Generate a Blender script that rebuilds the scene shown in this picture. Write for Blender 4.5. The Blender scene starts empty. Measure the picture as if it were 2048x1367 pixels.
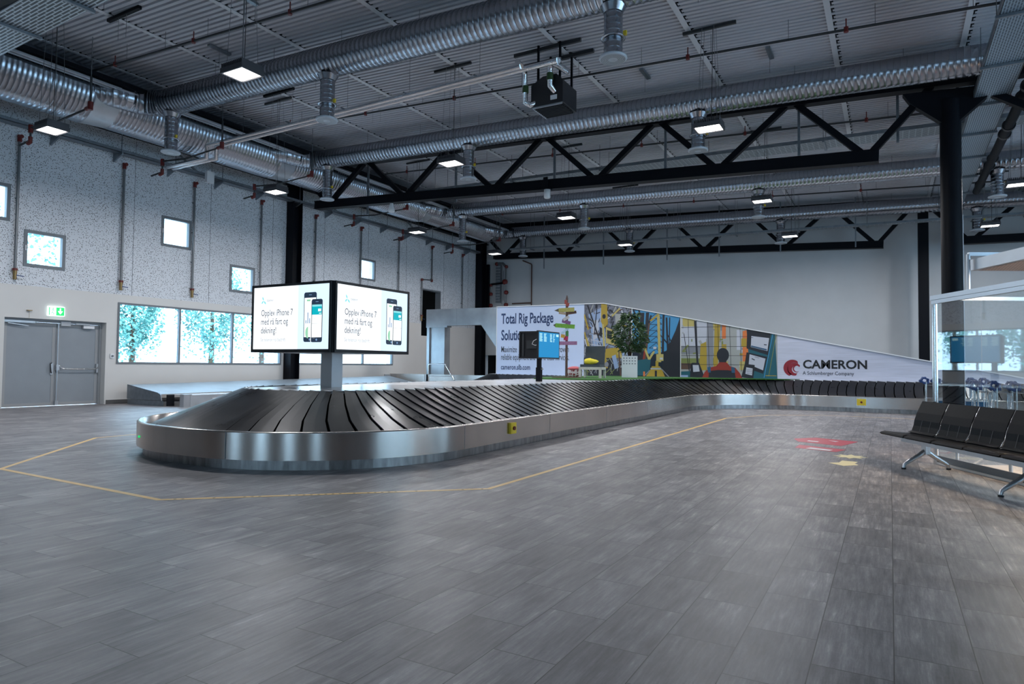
import bpy, math, random
from mathutils import Vector, Matrix
R = random.Random(7)
PI = math.pi
sc = bpy.context.scene
C = sc.collection

# ------------------------------------------------------------------ camera
H = 1.3
yaw, pitch, roll = -0.518222, 0.034176, 0.010824
cam_d = bpy.data.cameras.new('camera')
cam = bpy.data.objects.new('camera', cam_d); C.objects.link(cam)
cam_d.sensor_width = 36.0; cam_d.lens = 1326.73 * 36 / 2048; cam_d.clip_end = 400
_f = Vector((math.sin(yaw)*math.cos(pitch), math.cos(yaw)*math.cos(pitch), math.sin(pitch)))
_r = Vector((math.cos(yaw), -math.sin(yaw), 0)); _u = _r.cross(_f)
_r2 = _r*math.cos(roll) + _u*math.sin(roll); _u2 = -_r*math.sin(roll) + _u*math.cos(roll)
m = Matrix((_r2, _u2, -_f)).transposed().to_4x4(); m.translation = (0, 0, H)
cam.matrix_world = m
sc.camera = cam
# ------------------------------------------------------------------ view, world, daylight
sc.view_settings.view_transform = 'Standard'
sc.view_settings.look = 'None'
sc.view_settings.gamma = 1.0
sc.view_settings.use_curve_mapping = False
sc.view_settings.exposure = 0.22
w = bpy.data.worlds.new('world'); sc.world = w; w.use_nodes = True
wn = w.node_tree.nodes; wl = w.node_tree.links
wn['Background'].inputs[0].default_value = (0.58, 0.77, 1.0, 1)
wn['Background'].inputs[1].default_value = 9.0

def area(name, loc, direction, sx, sy, power, color):
    d = bpy.data.lights.new(name, 'AREA'); d.shape = 'RECTANGLE'; d.size = sx; d.size_y = sy
    d.energy = power; d.color = color
    o = bpy.data.objects.new(name, d); C.objects.link(o); o.location = loc
    o.rotation_euler = Vector(direction).to_track_quat('-Z', 'Y').to_euler()
    return o
# daylight comes from the sky through the windows; portals only guide the sampling of that sky
def portal(loc, direction, sx, sy):
    o = area('window_portal', loc, direction, sx, sy, 1, (1, 1, 1)); o.data.cycles.is_portal = True
portal((-20.45, 14.6, 2.13), (1, 0, 0), 6.2, 1.85)
portal((-20.45, 21.36, 2.12), (1, 0, 0), 5.9, 1.8)
for _y, _z in ((8.05, 5.45), (9.45, 4.32), (13.3, 5.5), (15.9, 4.27), (22.5, 5.47)): portal((-20.45, _y, _z), (1, 0, 0), 1.0, 0.95)
portal((13.8, 12.0, 2.6), (-1, 0, 0), 22, 3.4)
for _x in (-11.5, -6.5, -1.5, 4.5): portal((_x, -9.15, 2.45), (0, 1, 0), 1.5, 4.8)

# ------------------------------------------------------------------ materials
MAT = {}
def mat(name, col, rough=0.6, metal=0.0, emit=None, estr=1.0, noise=0.0, nscale=8.0, spec=0.5, bump=0.0, stretch=None, coat=0.0):
    if name in MAT: return MAT[name]
    m = bpy.data.materials.new(name); m.use_nodes = True; MAT[name] = m
    nt = m.node_tree; b = nt.nodes['Principled BSDF']
    b.inputs['Base Color'].default_value = (*col, 1)
    b.inputs['Roughness'].default_value = rough; b.inputs['Metallic'].default_value = metal
    b.inputs['Specular IOR Level'].default_value = spec
    b.inputs['Coat Weight'].default_value = coat
    if emit:
        b.inputs['Emission Color'].default_value = (*emit, 1); b.inputs['Emission Strength'].default_value = estr
    if noise > 0 or bump > 0:
        tc = nt.nodes.new('ShaderNodeTexCoord'); mp = nt.nodes.new('ShaderNodeMapping'); nz = nt.nodes.new('ShaderNodeTexNoise')
        nt.links.new(tc.outputs['Object'], mp.inputs[0]); nt.links.new(mp.outputs[0], nz.inputs['Vector'])
        if stretch: mp.inputs['Scale'].default_value = stretch
        nz.inputs['Scale'].default_value = nscale; nz.inputs['Detail'].default_value = 5
        if noise > 0:
            rm = nt.nodes.new('ShaderNodeMapRange'); nt.links.new(nz.outputs['Fac'], rm.inputs[0])
            rm.inputs[1].default_value = 0.3; rm.inputs[2].default_value = 0.7
            rm.inputs[3].default_value = 1 - noise; rm.inputs[4].default_value = 1 + noise
            mx = nt.nodes.new('ShaderNodeVectorMath'); mx.operation = 'SCALE'; mx.inputs[0].default_value = col
            nt.links.new(rm.outputs[0], mx.inputs['Scale']); nt.links.new(mx.outputs[0], b.inputs['Base Color'])
            r2 = nt.nodes.new('ShaderNodeMapRange'); nt.links.new(nz.outputs['Fac'], r2.inputs[0])
            rv = min(0.10, noise*0.35); r2.inputs[3].default_value = max(0.03, rough - rv); r2.inputs[4].default_value = min(1, rough + rv)
            nt.links.new(r2.outputs[0], b.inputs['Roughness'])
        if bump > 0:
            bp = nt.nodes.new('ShaderNodeBump'); bp.inputs['Strength'].default_value = bump; bp.inputs['Distance'].default_value = 0.01
            nt.links.new(nz.outputs['Fac'], bp.inputs['Height']); nt.links.new(bp.outputs[0], b.inputs['Normal'])
    return m
white = mat('white_paint', (0.50, 0.53, 0.55), 0.6, noise=0.03, nscale=1.5)
offwhite = mat('warm_white_paint', (0.66, 0.65, 0.63), 0.55, noise=0.02, nscale=1.2)
roofm = mat('roof_sheet', (0.50, 0.50, 0.54), 0.5, noise=0.06, nscale=0.7)
roofseam = mat('roof_seam', (0.62, 0.63, 0.66), 0.5)
black = mat('black_steel', (0.004, 0.005, 0.008), 0.5, noise=0.1, nscale=3, spec=0.12)
blackpl = mat('black_plastic', (0.012, 0.013, 0.016), 0.35)
galv = mat('galvanised_duct', (0.42, 0.45, 0.50), 0.25, 1.0, noise=0.05, nscale=1.5)
galvdark = mat('galvanised_steel', (0.24, 0.27, 0.30), 0.42, 0.85, noise=0.15, nscale=8)
steel = mat('brushed_steel', (0.52, 0.48, 0.45), 0.25, 1.0, noise=0.07, nscale=2.0, stretch=(2, 2, 0.1))
steelkick = mat('kick_steel', (0.30, 0.29, 0.29), 0.36, 1.0, noise=0.3, nscale=6, stretch=(2, 2, 0.5))
steelpale = mat('pale_steel', (0.50, 0.53, 0.56), 0.38, 0.7, noise=0.1, nscale=2)
_b = steel.node_tree.nodes['Principled BSDF']; _t = steel.node_tree.nodes.new('ShaderNodeTangent'); _t.direction_type = 'RADIAL'; _t.axis = 'Z'
_b.inputs['Anisotropic'].default_value = 0.85; _b.inputs['Anisotropic Rotation'].default_value = 0.25; steel.node_tree.links.new(_t.outputs[0], _b.inputs['Tangent'])
chrome = mat('polished_steel', (0.7, 0.7, 0.7), 0.15, 1.0)
alu = mat('aluminium', (0.55, 0.57, 0.6), 0.35, 0.9)
framegrey = mat('window_frame_grey', (0.16, 0.18, 0.20), 0.45)
doorgrey = mat('door_grey', (0.27, 0.30, 0.33), 0.42, noise=0.04, nscale=2)
doorframe = mat('door_frame_grey', (0.33, 0.34, 0.35), 0.4)
rubber = mat('slat_rubber', (0.012, 0.012, 0.014), 0.30, noise=0.25, nscale=3.0, spec=0.16)
redpaint = mat('red_fitting', (0.13, 0.012, 0.01), 0.45)
darkpipe = mat('dark_pipe', (0.05, 0.055, 0.06), 0.4, 0.6)
greypipe = mat('grey_pipe', (0.18, 0.19, 0.20), 0.4, 0.6)
copper = mat('copper_pipe', (0.14, 0.08, 0.065), 0.4, 0.7)
brass = mat('brass', (0.30, 0.20, 0.09), 0.35, 0.9)
bluep = mat('blue_handle', (0.010, 0.045, 0.17), 0.4)
yellow = mat('yellow_box', (0.75, 0.55, 0.03), 0.4)
leather = mat('black_seat_vinyl', (0.006, 0.0065, 0.008), 0.45, noise=0.1, nscale=30, bump=0.05, spec=0.08)
tape = mat('yellow_tape', (0.85, 0.55, 0.18), 0.4, noise=0.06, nscale=4)
tapemark = mat('tape_print', (0.30, 0.18, 0.06), 0.5)
redst = mat('red_sticker', (0.50, 0.03, 0.06), 0.4)
cream = mat('cream_sticker', (0.85, 0.75, 0.42), 0.4)
whitep = mat('white_plastic', (0.75, 0.76, 0.78), 0.35)
grass = mat('artificial_grass', (0.035, 0.13, 0.02), 0.9, noise=0.5, nscale=60, bump=1.0)
deckm = mat('deck_laminate', (0.66, 0.66, 0.66), 0.22, noise=0.03, nscale=2)
skirting = mat('skirting', (0.10, 0.10, 0.10), 0.5)
foil = mat('foil_insulation', (0.80, 0.82, 0.85), 0.22, 1.0, noise=0.1, nscale=25, bump=0.6)
warmlitfloor = mat('booth_floor_warm_light', (0.62, 0.50, 0.40), 0.35)  # beige tint paints the warm booth light onto the floor
leafm = mat('leaf', (0.035, 0.085, 0.025), 0.45, noise=0.4, nscale=9)
leafl = mat('leaf_pale', (0.16, 0.22, 0.13), 0.45, noise=0.3, nscale=9)
bark = mat('bark', (0.07, 0.04, 0.02), 0.8)
soil = mat('soil', (0.02, 0.014, 0.01), 0.9)
yfab = mat('yellow_fabric', (0.75, 0.62, 0.04), 0.8, noise=0.1, nscale=20)
greyfab = mat('grey_fabric', (0.055, 0.068, 0.080), 0.85, noise=0.1, nscale=40)
bleach = mat('bleached_wood', (0.55, 0.53, 0.48), 0.6, noise=0.1, nscale=14)
louver = mat('louver_black', (0.004, 0.0045, 0.005), 0.7, spec=0.05)

def glassmat():
    m = bpy.data.materials.new('clear_glass'); m.use_nodes = True; nt = m.node_tree
    for n in list(nt.nodes): nt.nodes.remove(n)
    o = nt.nodes.new('ShaderNodeOutputMaterial'); t = nt.nodes.new('ShaderNodeBsdfTransparent'); g = nt.nodes.new('ShaderNodeBsdfGlossy')
    t.inputs[0].default_value = (0.86, 0.95, 0.97, 1); g.inputs['Roughness'].default_value = 0.02
    f = nt.nodes.new('ShaderNodeLayerWeight'); f.inputs[0].default_value = 0.5
    pw = nt.nodes.new('ShaderNodeMath'); pw.operation = 'POWER'; pw.inputs[1].default_value = 4.0; nt.links.new(f.outputs['Facing'], pw.inputs[0])
    ml = nt.nodes.new('ShaderNodeMath'); ml.operation = 'MULTIPLY_ADD'; ml.inputs[1].default_value = 0.80; ml.inputs[2].default_value = 0.20; ml.use_clamp = True
    mx = nt.nodes.new('ShaderNodeMixShader')
    nt.links.new(pw.outputs[0], ml.inputs[0]); nt.links.new(ml.outputs[0], mx.inputs[0])
    nt.links.new(t.outputs[0], mx.inputs[1]); nt.links.new(g.outputs[0], mx.inputs[2]); nt.links.new(mx.outputs[0], o.inputs[0])
    MAT['glass'] = m; return m
glass = glassmat()

def floormat():
    m = bpy.data.materials.new('grey_plank_tiles'); m.use_nodes = True; nt = m.node_tree; N = nt.nodes; L = nt.links
    b = N['Principled BSDF']
    tc = N.new('ShaderNodeTexCoord'); sp = N.new('ShaderNodeSeparateXYZ'); cb = N.new('ShaderNodeCombineXYZ')
    L.new(tc.outputs['Object'], sp.inputs[0])
    ax = N.new('ShaderNodeMath'); ax.inputs[1].default_value = 0.314 ; ax.operation = 'ADD'
    L.new(sp.outputs[1], cb.inputs[0]); L.new(sp.outputs[0], ax.inputs[0]); L.new(ax.outputs[0], cb.inputs[1])
    def brick(c1, c2, mo, mort):
        k = N.new('ShaderNodeTexBrick'); L.new(cb.outputs[0], k.inputs['Vector'])
        k.inputs['Color1'].default_value = c1; k.inputs['Color2'].default_value = c2; k.inputs['Mortar'].default_value = mo
        k.inputs['Scale'].default_value = 1.0; k.inputs['Mortar Size'].default_value = mort; k.inputs['Mortar Smooth'].default_value = 0.1
        k.inputs['Brick Width'].default_value = 0.588; k.inputs['Row Height'].default_value = 0.319; k.offset = 0.5; k.inputs['Bias'].default_value = 0.0
        return k
    k = brick((0.0, 0.0, 0.0, 1), (1, 1, 1, 1), (0.5, 0.5, 0.5, 1), 0.0)
    km = brick((1, 1, 1, 1), (1, 1, 1, 1), (0, 0, 0, 1), 0.0026)
    # streaks along the tile, shifted per tile
    mp = N.new('ShaderNodeVectorMath'); mp.operation = 'MULTIPLY'; mp.inputs[1].default_value = (30, 2.4, 1)
    L.new(tc.outputs['Object'], mp.inputs[0])
    off = N.new('ShaderNodeVectorMath'); off.operation = 'MULTIPLY_ADD'; off.inputs[1].default_value = (37, 11, 5)
    L.new(k.outputs[0], off.inputs[0]); L.new(mp.outputs[0], off.inputs[2])
    n1 = N.new('ShaderNodeTexNoise'); n1.inputs['Scale'].default_value = 1.0; n1.inputs['Detail'].default_value = 9; n1.inputs['Roughness'].default_value = 0.74
    L.new(off.outputs[0], n1.inputs['Vector'])
    n2 = N.new('ShaderNodeTexNoise'); n2.inputs['Scale'].default_value = 45; n2.inputs['Detail'].default_value = 3
    L.new(tc.outputs['Object'], n2.inputs['Vector'])
    of3 = N.new('ShaderNodeVectorMath'); of3.operation = 'MULTIPLY_ADD'; of3.inputs[1].default_value = (13, 7, 3); L.new(k.outputs[0], of3.inputs[0])
    mp3 = N.new('ShaderNodeVectorMath'); mp3.operation = 'MULTIPLY'; mp3.inputs[1].default_value = (5.0, 2.2, 1); L.new(tc.outputs['Object'], mp3.inputs[0]); L.new(mp3.outputs[0], of3.inputs[2])
    n3 = N.new('ShaderNodeTexNoise'); n3.inputs['Scale'].default_value = 1.0; n3.inputs['Detail'].default_value = 5; L.new(of3.outputs[0], n3.inputs['Vector'])
    w3 = N.new('ShaderNodeMath'); w3.operation = 'MULTIPLY_ADD'; w3.inputs[1].default_value = 0.55; w3.inputs[2].default_value = -0.275; L.new(n3.outputs['Fac'], w3.inputs[0])
    a3 = N.new('ShaderNodeMath'); a3.operation = 'ADD'; L.new(n1.outputs['Fac'], a3.inputs[0]); L.new(w3.outputs[0], a3.inputs[1])
    cr = N.new('ShaderNodeValToRGB'); L.new(a3.outputs[0], cr.inputs[0])
    e = cr.color_ramp.elements; e[0].position = 0.30; e[0].color = (0.095, 0.092, 0.100, 1); e[1].position = 0.80; e[1].color = (0.66, 0.63, 0.62, 1)
    x = cr.color_ramp.elements.new(0.5); x.color = (0.20, 0.192, 0.200, 1)
    x = cr.color_ramp.elements.new(0.64); x.color = (0.31, 0.295, 0.298, 1)
    tone = N.new('ShaderNodeMapRange'); L.new(k.outputs[0], tone.inputs[0]); tone.inputs[3].default_value = 0.80; tone.inputs[4].default_value = 1.16
    g = N.new('ShaderNodeMapRange'); L.new(n2.outputs['Fac'], g.inputs[0]); g.inputs[3].default_value = 0.86; g.inputs[4].default_value = 1.14
    mu = N.new('ShaderNodeMath'); mu.operation = 'MULTIPLY'; L.new(tone.outputs[0], mu.inputs[0]); L.new(g.outputs[0], mu.inputs[1])
    sc1 = N.new('ShaderNodeVectorMath'); sc1.operation = 'SCALE'; L.new(cr.outputs[0], sc1.inputs[0]); L.new(mu.outputs[0], sc1.inputs['Scale'])
    mo = N.new('ShaderNodeMix'); mo.data_type = 'RGBA'; L.new(km.outputs[0], mo.inputs[0]); mo.inputs[6].default_value = (0.035, 0.034, 0.036, 1)
    L.new(sc1.outputs[0], mo.inputs[7]); L.new(mo.outputs[2], b.inputs['Base Color'])
    rr = N.new('ShaderNodeMapRange'); L.new(n1.outputs['Fac'], rr.inputs[0]); rr.inputs[3].default_value = 0.34; rr.inputs[4].default_value = 0.56
    L.new(rr.outputs[0], b.inputs['Roughness']); b.inputs['Specular IOR Level'].default_value = 0.5
    bp = N.new('ShaderNodeBump'); bp.inputs['Strength'].default_value = 0.25; bp.inputs['Distance'].default_value = 0.002
    L.new(km.outputs[0], bp.inputs['Height']); L.new(bp.outputs[0], b.inputs['Normal'])
    return m
floorm = floormat()

def perfmat(name, base, dot, scale, thr, rough=0.6, metal=0.0):
    m = bpy.data.materials.new(name); m.use_nodes = True; nt = m.node_tree; N = nt.nodes; L = nt.links; b = N['Principled BSDF']
    tc = N.new('ShaderNodeTexCoord'); v = N.new('ShaderNodeTexVoronoi'); v.inputs['Scale'].default_value = scale
    L.new(tc.outputs['Object'], v.inputs['Vector'])
    r = N.new('ShaderNodeMapRange'); L.new(v.outputs['Distance'], r.inputs[0]); r.inputs[1].default_value = thr*0.8; r.inputs[2].default_value = thr*1.2
    mx = N.new('ShaderNodeMix'); mx.data_type = 'RGBA'; L.new(r.outputs[0], mx.inputs[0])
    mx.inputs[6].default_value = (*dot, 1); mx.inputs[7].default_value = (*base, 1)
    L.new(mx.outputs[2], b.inputs['Base Color']); b.inputs['Roughness'].default_value = rough; b.inputs['Metallic'].default_value = metal
    return m
perf = perfmat('perforated_acoustic_panel', (0.68, 0.71, 0.75), (0.06, 0.065, 0.07), 27.0, 0.29)

def slotmat(name, base, dot, sx, sy):
    m = bpy.data.materials.new(name); m.use_nodes = True; nt = m.node_tree; N = nt.nodes; L = nt.links; b = N['Principled BSDF']
    tc = N.new('ShaderNodeTexCoord'); k = N.new('ShaderNodeTexBrick'); L.new(tc.outputs['Object'], k.inputs['Vector'])
    k.inputs['Scale'].default_value = 1; k.inputs['Brick Width'].default_value = sx; k.inputs['Row Height'].default_value = sy
    k.inputs['Mortar Size'].default_value = min(sx, sy)*0.22; k.inputs['Mortar Smooth'].default_value = 0.2
    k.inputs['Color1'].default_value = (*dot, 1); k.inputs['Color2'].default_value = (*dot, 1); k.inputs['Mortar'].default_value = (*base, 1)
    L.new(k.outputs[0], b.inputs['Base Color']); b.inputs['Metallic'].default_value = 0.5; b.inputs['Roughness'].default_value = 0.4
    return m
slot = slotmat('slotted_tray', (0.50, 0.56, 0.60), (0.05, 0.06, 0.07), 0.30, 0.06)
slotA = slotmat('slotted_tray_long', (0.34, 0.44, 0.52), (0.10, 0.14, 0.18), 0.12, 0.045)

def wallpanel():
    # brushed banner print with fine horizontal streaks
    m = mat('silver_print', (0.50, 0.52, 0.62), 0.4, noise=0.10, nscale=3.0, stretch=(0.4, 1, 9))
    return m
silverp = wallpanel()
bluepale = mat('pale_blue_print', (0.50, 0.59, 0.78), 0.45, noise=0.03, nscale=1)
navy = mat('navy_ink', (0.01, 0.035, 0.12), 0.5)
greyink = mat('grey_ink', (0.03, 0.04, 0.06), 0.5)
redink = mat('red_ink', (0.24, 0.012, 0.025), 0.5)
blackink = mat('black_ink', (0.006, 0.008, 0.012), 0.5)

# ------------------------------------------------------------------ mesh helpers
class MB:
    def __init__(s): s.v = []; s.f = []; s.m = []; s.mats = []; s.sm = []
    def mi(s, m):
        if m not in s.mats: s.mats.append(m)
        return s.mats.index(m)
    def add(s, vs, fs, m, smooth=False):
        b = len(s.v); s.v += [tuple(v) for v in vs]; k = s.mi(m)
        for f in fs: s.f.append(tuple(b + i for i in f)); s.m.append(k); s.sm.append(smooth)
    def box(s, a, b, m, rot=0.0, c=None):
        x0, y0, z0 = [min(a[i], b[i]) for i in range(3)]; x1, y1, z1 = [max(a[i], b[i]) for i in range(3)]
        vs = [(x0,y0,z0),(x1,y0,z0),(x1,y1,z0),(x0,y1,z0),(x0,y0,z1),(x1,y0,z1),(x1,y1,z1),(x0,y1,z1)]
        if rot:
            cx, cy = c if c else ((x0+x1)/2, (y0+y1)/2); cr, sr = math.cos(rot), math.sin(rot)
            vs = [(cx+(x-cx)*cr-(y-cy)*sr, cy+(x-cx)*sr+(y-cy)*cr, z) for x, y, z in vs]
        s.add(vs, [(0,3,2,1),(4,5,6,7),(0,1,5,4),(1,2,6,5),(2,3,7,6),(3,0,4,7)], m)
    def beam(s, p, q, wd, ht, m, up=(0,0,1)):
        # rectangular bar from p to q
        p = Vector(p); q = Vector(q); d = (q-p).normalized(); u = Vector(up)
        if abs(d.dot(u)) > 0.98: u = Vector((1,0,0))
        sd = d.cross(u).normalized(); u = sd.cross(d).normalized()
        vs = []
        for e in (p, q):
            for a, b in ((-1,-1),(1,-1),(1,1),(-1,1)): vs.append(e + sd*a*wd/2 + u*b*ht/2)
        s.add(vs, [(0,1,2,3),(7,6,5,4),(0,4,5,1),(1,5,6,2),(2,6,7,3),(3,7,4,0)], m)
    def tube(s, pts, r, m, n=10, cap=True, smooth=True, m2=None):
        pts = [Vector(p) for p in pts]; rr = r if isinstance(r, (list, tuple)) else [r]*len(pts)
        rings = []; prev = None
        for i, p in enumerate(pts):
            if i == 0: d = pts[1]-p
            elif i == len(pts)-1: d = p-pts[i-1]
            else: d = (pts[i+1]-p).normalized() + (p-pts[i-1]).normalized()
            if d.length < 1e-9: d = pts[i+1]-p if i+1 < len(pts) else p-pts[i-1]
            d.normalize()
            if prev is None:
                a = Vector((0,0,1)) if abs(d.z) < 0.9 else Vector((1,0,0)); x = a.cross(d).normalized()
            else:
                x = prev - d*prev.dot(d); x.normalize()
            prev = x; y = d.cross(x)
            rings.append([p + (x*math.cos(2*PI*k/n) + y*math.sin(2*PI*k/n))*rr[i] for k in range(n)])
        vs = [v for g in rings for v in g]; fs = []
        for i in range(len(pts)-1):
            for k in range(n):
                a = i*n+k; b = i*n+(k+1) % n; fs.append((a, b, b+n, a+n))
        k0 = len(s.m); s.add(vs, fs, m, smooth)
        if m2:
            j = s.mi(m2)
            for i in range(len(pts)-1):
                if i % 5 == 3:
                    for k in range(n): s.m[k0+i*n+k] = j
        if cap:
            s.add(rings[0], [tuple(reversed(range(n)))], m); s.add(rings[-1], [tuple(range(n))], m)
    def lathe(s, prof, m, origin=(0,0,0), n=20, smooth=True):
        o = Vector(origin); vs = []; fs = []
        for r, z in prof:
            for k in range(n): vs.append(o + Vector((r*math.cos(2*PI*k/n), r*math.sin(2*PI*k/n), z)))
        for i in range(len(prof)-1):
            for k in range(n):
                a = i*n+k; b = i*n+(k+1) % n; fs.append((a, b, b+n, a+n))
        s.add(vs, fs, m, smooth)
    def prism(s, poly, off, m):
        # poly: list of 3d points (planar), off: extrusion vector
        n = len(poly); off = Vector(off); vs = [Vector(p) for p in poly] + [Vector(p)+off for p in poly]
        fs = [tuple(range(n)), tuple(range(2*n-1, n-1, -1))]
        for i in range(n): j = (i+1) % n; fs.append((j, i, i+n, j+n))
        s.add(vs, fs, m)
# simple scheme: every part mesh is written in world coordinates, things at their base carry an offset
def thing(name, loc, label, cat, group=None):
    o = bpy.data.objects.new(name, None); C.objects.link(o); o.location = loc; o.empty_display_size = 0.2
    o['label'] = label; o['category'] = cat
    if group: o['group'] = group
    return o
def part(mb, name, parent, label=None):
    me = bpy.data.meshes.new(name); me.from_pydata([tuple(v) for v in mb.v], [], mb.f)
    for m in mb.mats: me.materials.append(m)
    me.polygons.foreach_set('material_index', mb.m); me.polygons.foreach_set('use_smooth', mb.sm); me.update()
    ob = bpy.data.objects.new(name, me); C.objects.link(ob); ob.parent = parent
    # meshes are in world coordinates: cancel the root's location (parts themselves sit at identity)
    if parent.parent is None: ob.location = -Vector(parent.location)
    if label: ob['label'] = label
    return ob
def solo(mb, name, label=None, cat=None, group=None, kind=None):
    # one-mesh object with its origin at its own bottom centre
    xs = [v[0] for v in mb.v]; ys = [v[1] for v in mb.v]; zs = [v[2] for v in mb.v]
    o = Vector(((min(xs)+max(xs))/2, (min(ys)+max(ys))/2, min(zs)))
    if kind == 'structure': o = Vector((0,0,0))
    me = bpy.data.meshes.new(name); me.from_pydata([tuple(Vector(v)-o) for v in mb.v], [], mb.f)
    for m in mb.mats: me.materials.append(m)
    me.polygons.foreach_set('material_index', mb.m); me.polygons.foreach_set('use_smooth', mb.sm); me.update()
    ob = bpy.data.objects.new(name, me); C.objects.link(ob); ob.location = o
    if label: ob['label'] = label
    if cat: ob['category'] = cat
    if group: ob['group'] = group
    if kind: ob['kind'] = kind
    return ob
def copy_thing(root, loc, label, rotz=None):
    def cp(o, parent):
        c = o.copy(); C.objects.link(c); c.parent = parent
        for ch in [k for k in bpy.data.objects if k.parent is o]: cp(ch, c)
        return c
    r = cp(root, None); r.location = loc; r['label'] = label
    if rotz is not None: r.rotation_euler = (0, 0, rotz)
    return r
def text(mb, s, size, origin, ux, uz, m, bold=0.0, xs=1.0, align='LEFT', off=0.0):
    # flat lettering: ux = reading direction, uz = up; sits on the plane through origin
    cu = bpy.data.curves.new('t', 'FONT'); cu.body = s; cu.size = size; cu.offset = bold*size; cu.align_x = align
    cu.resolution_u = 3
    ob = bpy.data.objects.new('t', cu); me = bpy.data.meshes.new_from_object(ob)
    ux = Vector(ux).normalized(); uz = Vector(uz).normalized(); nn = ux.cross(uz); O = Vector(origin)
    mb.add([O + ux*v.co.x*xs + uz*v.co.y + nn*off for v in me.vertices], [tuple(p.vertices) for p in me.polygons], m)
    bpy.data.objects.remove(ob); bpy.data.curves.remove(cu); bpy.data.meshes.remove(me)
def roofz(X): return 8.4 - 0.046*(X+2)
XL = -20.3; YF = 32.3; XR = 13.5; YN = -9.0

# ------------------------------------------------------------------ SHELL
b = MB(); b.box((XL-1, YN-0.5, -0.2), (XR+0.5, YF+0.5, 0), floorm); solo(b, 'floor', 'grey streaked rectangular floor tiles of the arrivals hall', 'floor', kind='structure')
# corrugated roof, ribs run across the hall
b = MB(); y = YN - 0.4; vs = []; prof = []
while y < YF + 0.5:
    prof += [(y, 0.0), (y+0.08, 0.0), (y+0.09, 0.045), (y+0.135, 0.045), (y+0.145, 0.0)]; y += 0.145
for X in (XL-0.4, XR+0.4):
    for yy, dz in prof: vs.append((X, yy, roofz(X)+dz))
n = len(prof); b.add(vs, [(i, i+1, i+1+n, i+n) for i in range(n-1)], roofm)
b.add([(XL-0.4, YN-0.5, roofz(XL)+0.3), (XR+0.4, YN-0.5, roofz(XR)+0.3), (XR+0.4, YF+0.5, roofz(XR)+0.3), (XL-0.4, YF+0.5, roofz(XL)+0.3)], [(0,1,2,3)], roofm)
for X in (-18.0, -15.1, -12.3, -9.4, -6.55, -3.7, -1.02, 1.4, 4.2, 7.0, 9.8, 12.4):
    b.box((X-0.055, YN, roofz(X)-0.012), (X+0.055, YF, roofz(X)+0.01), roofseam)
    yy = YN
    while yy < YF: b.box((X+0.06, yy, roofz(X)-0.004), (X+0.12, yy+0.15, roofz(X)+0.01), black); yy += 0.29
solo(b, 'ceiling', 'corrugated grey steel roof deck with pale lengthwise seams', 'ceiling', kind='structure')

def wall(name, axis, pos, thick, u0, u1, z0, z1, holes, matf, label):
    # axis 'x': wall at X=pos running along Y; axis 'y': at Y=pos running along X; thick signed outward
    us = sorted({u0, u1, *[h[0] for h in holes], *[h[1] for h in holes]}); zs = sorted({z0, z1, 3.3, *[h[2] for h in holes], *[h[3] for h in holes]})
    us = [u for u in us if u0 <= u <= u1]; zs = [z for z in zs if z0 <= z <= z1]
    b = MB()
    for j in range(len(zs)-1):
        run = None
        for i in range(len(us)):
            solid = False
            if i < len(us)-1:
                cu = (us[i]+us[i+1])/2; cz = (zs[j]+zs[j+1])/2
                solid = not any(h[0] < cu < h[1] and h[2] < cz < h[3] for h in holes)
            if solid and run is None: run = us[i]
            if not solid and run is not None:
                mm = matf(zs[j])
                if axis == 'x': b.box((pos, run, zs[j]), (pos+thick, us[i], zs[j+1]), mm)
                else: b.box((run, pos, zs[j]), (us[i], pos+thick, zs[j+1]), mm)
                run = None
    solo(b, name, label, 'wall', kind='structure')
DOOR = (8.55, 11.17, 0.0, 2.42)
strips = [(11.49, 17.71, 1.20, 3.06), (18.42, 24.3, 1.22, 3.02)]
small = [(7.52, 8.58, 4.96, 5.95), (8.93, 9.97, 3.82, 4.82), (12.79, 13.83, 5.0, 5.98), (15.36, 16.42, 3.78, 4.75), (21.97, 22.98, 5.0, 5.95)]
hatch = (26.45, 28.05, 2.7, 5.07)
wall('wall_left', 'x', XL, -0.34, YN, YF+0.5, 0, 9.4, [DOOR, *strips, *small, hatch], lambda z: perf if z >= 3.3 else offwhite, 'left wall, plain below and speckled perforated panels above, with five small square windows')
wall('wall_far', 'y', YF, 0.4, XL-0.5, XR+0.5, 0, 9.4, [(-20.25, -19.1, 0, 1.83)], lambda z: white, 'plain pale far wall behind the advertising wall')
wall('wall_right', 'x', XR, 0.4, YN, YF+0.5, 0, 9.4, [(1.0, 23.0, 0.9, 4.3)], lambda z: white, 'right side wall of the hall with long glazing')
wall('wall_near', 'y', YN, -0.4, XL-0.5, XR+0.5, 0, 9.4, [(c_-0.75, c_+0.75, 0.05, 4.9) for c_ in (-11.5, -6.5, -1.5, 4.5)], lambda z: mat('warm_reflection_brown', (0.34, 0.26, 0.20), 0.6), 'wall behind the camera with four tall narrow windows')  # unseen wall, brown tone added to warm the fender's reflections
b = MB()
for y in (11.9, 14.55, 17.2, 19.85, 22.5, 25.2, 28.3, 30.6): b.box((XL+0.001, y-0.006, 3.3), (XL+0.006, y+0.006, 8.1), framegrey)
solo(b, 'trim_1', 'thin vertical joints between the perforated wall panels', 'trim', kind='structure')
b = MB(); b.box((XL, 11.22, 0), (XL+0.02, YF, 0.12), skirting); b.box((XL, YN, 0), (XL+0.02, 8.5, 0.12), skirting)
solo(b, 'baseboard_left', 'dark skirting along the left wall', 'skirting', kind='structure')
b = MB(); b.box((-25.0, YF+3, -0.1), (-14, YF+0.6, 2.6), louver); b.box((-20.2, YF+0.39, 1.85), (-19.1, YF+0.45, 1.95), framegrey)
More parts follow.
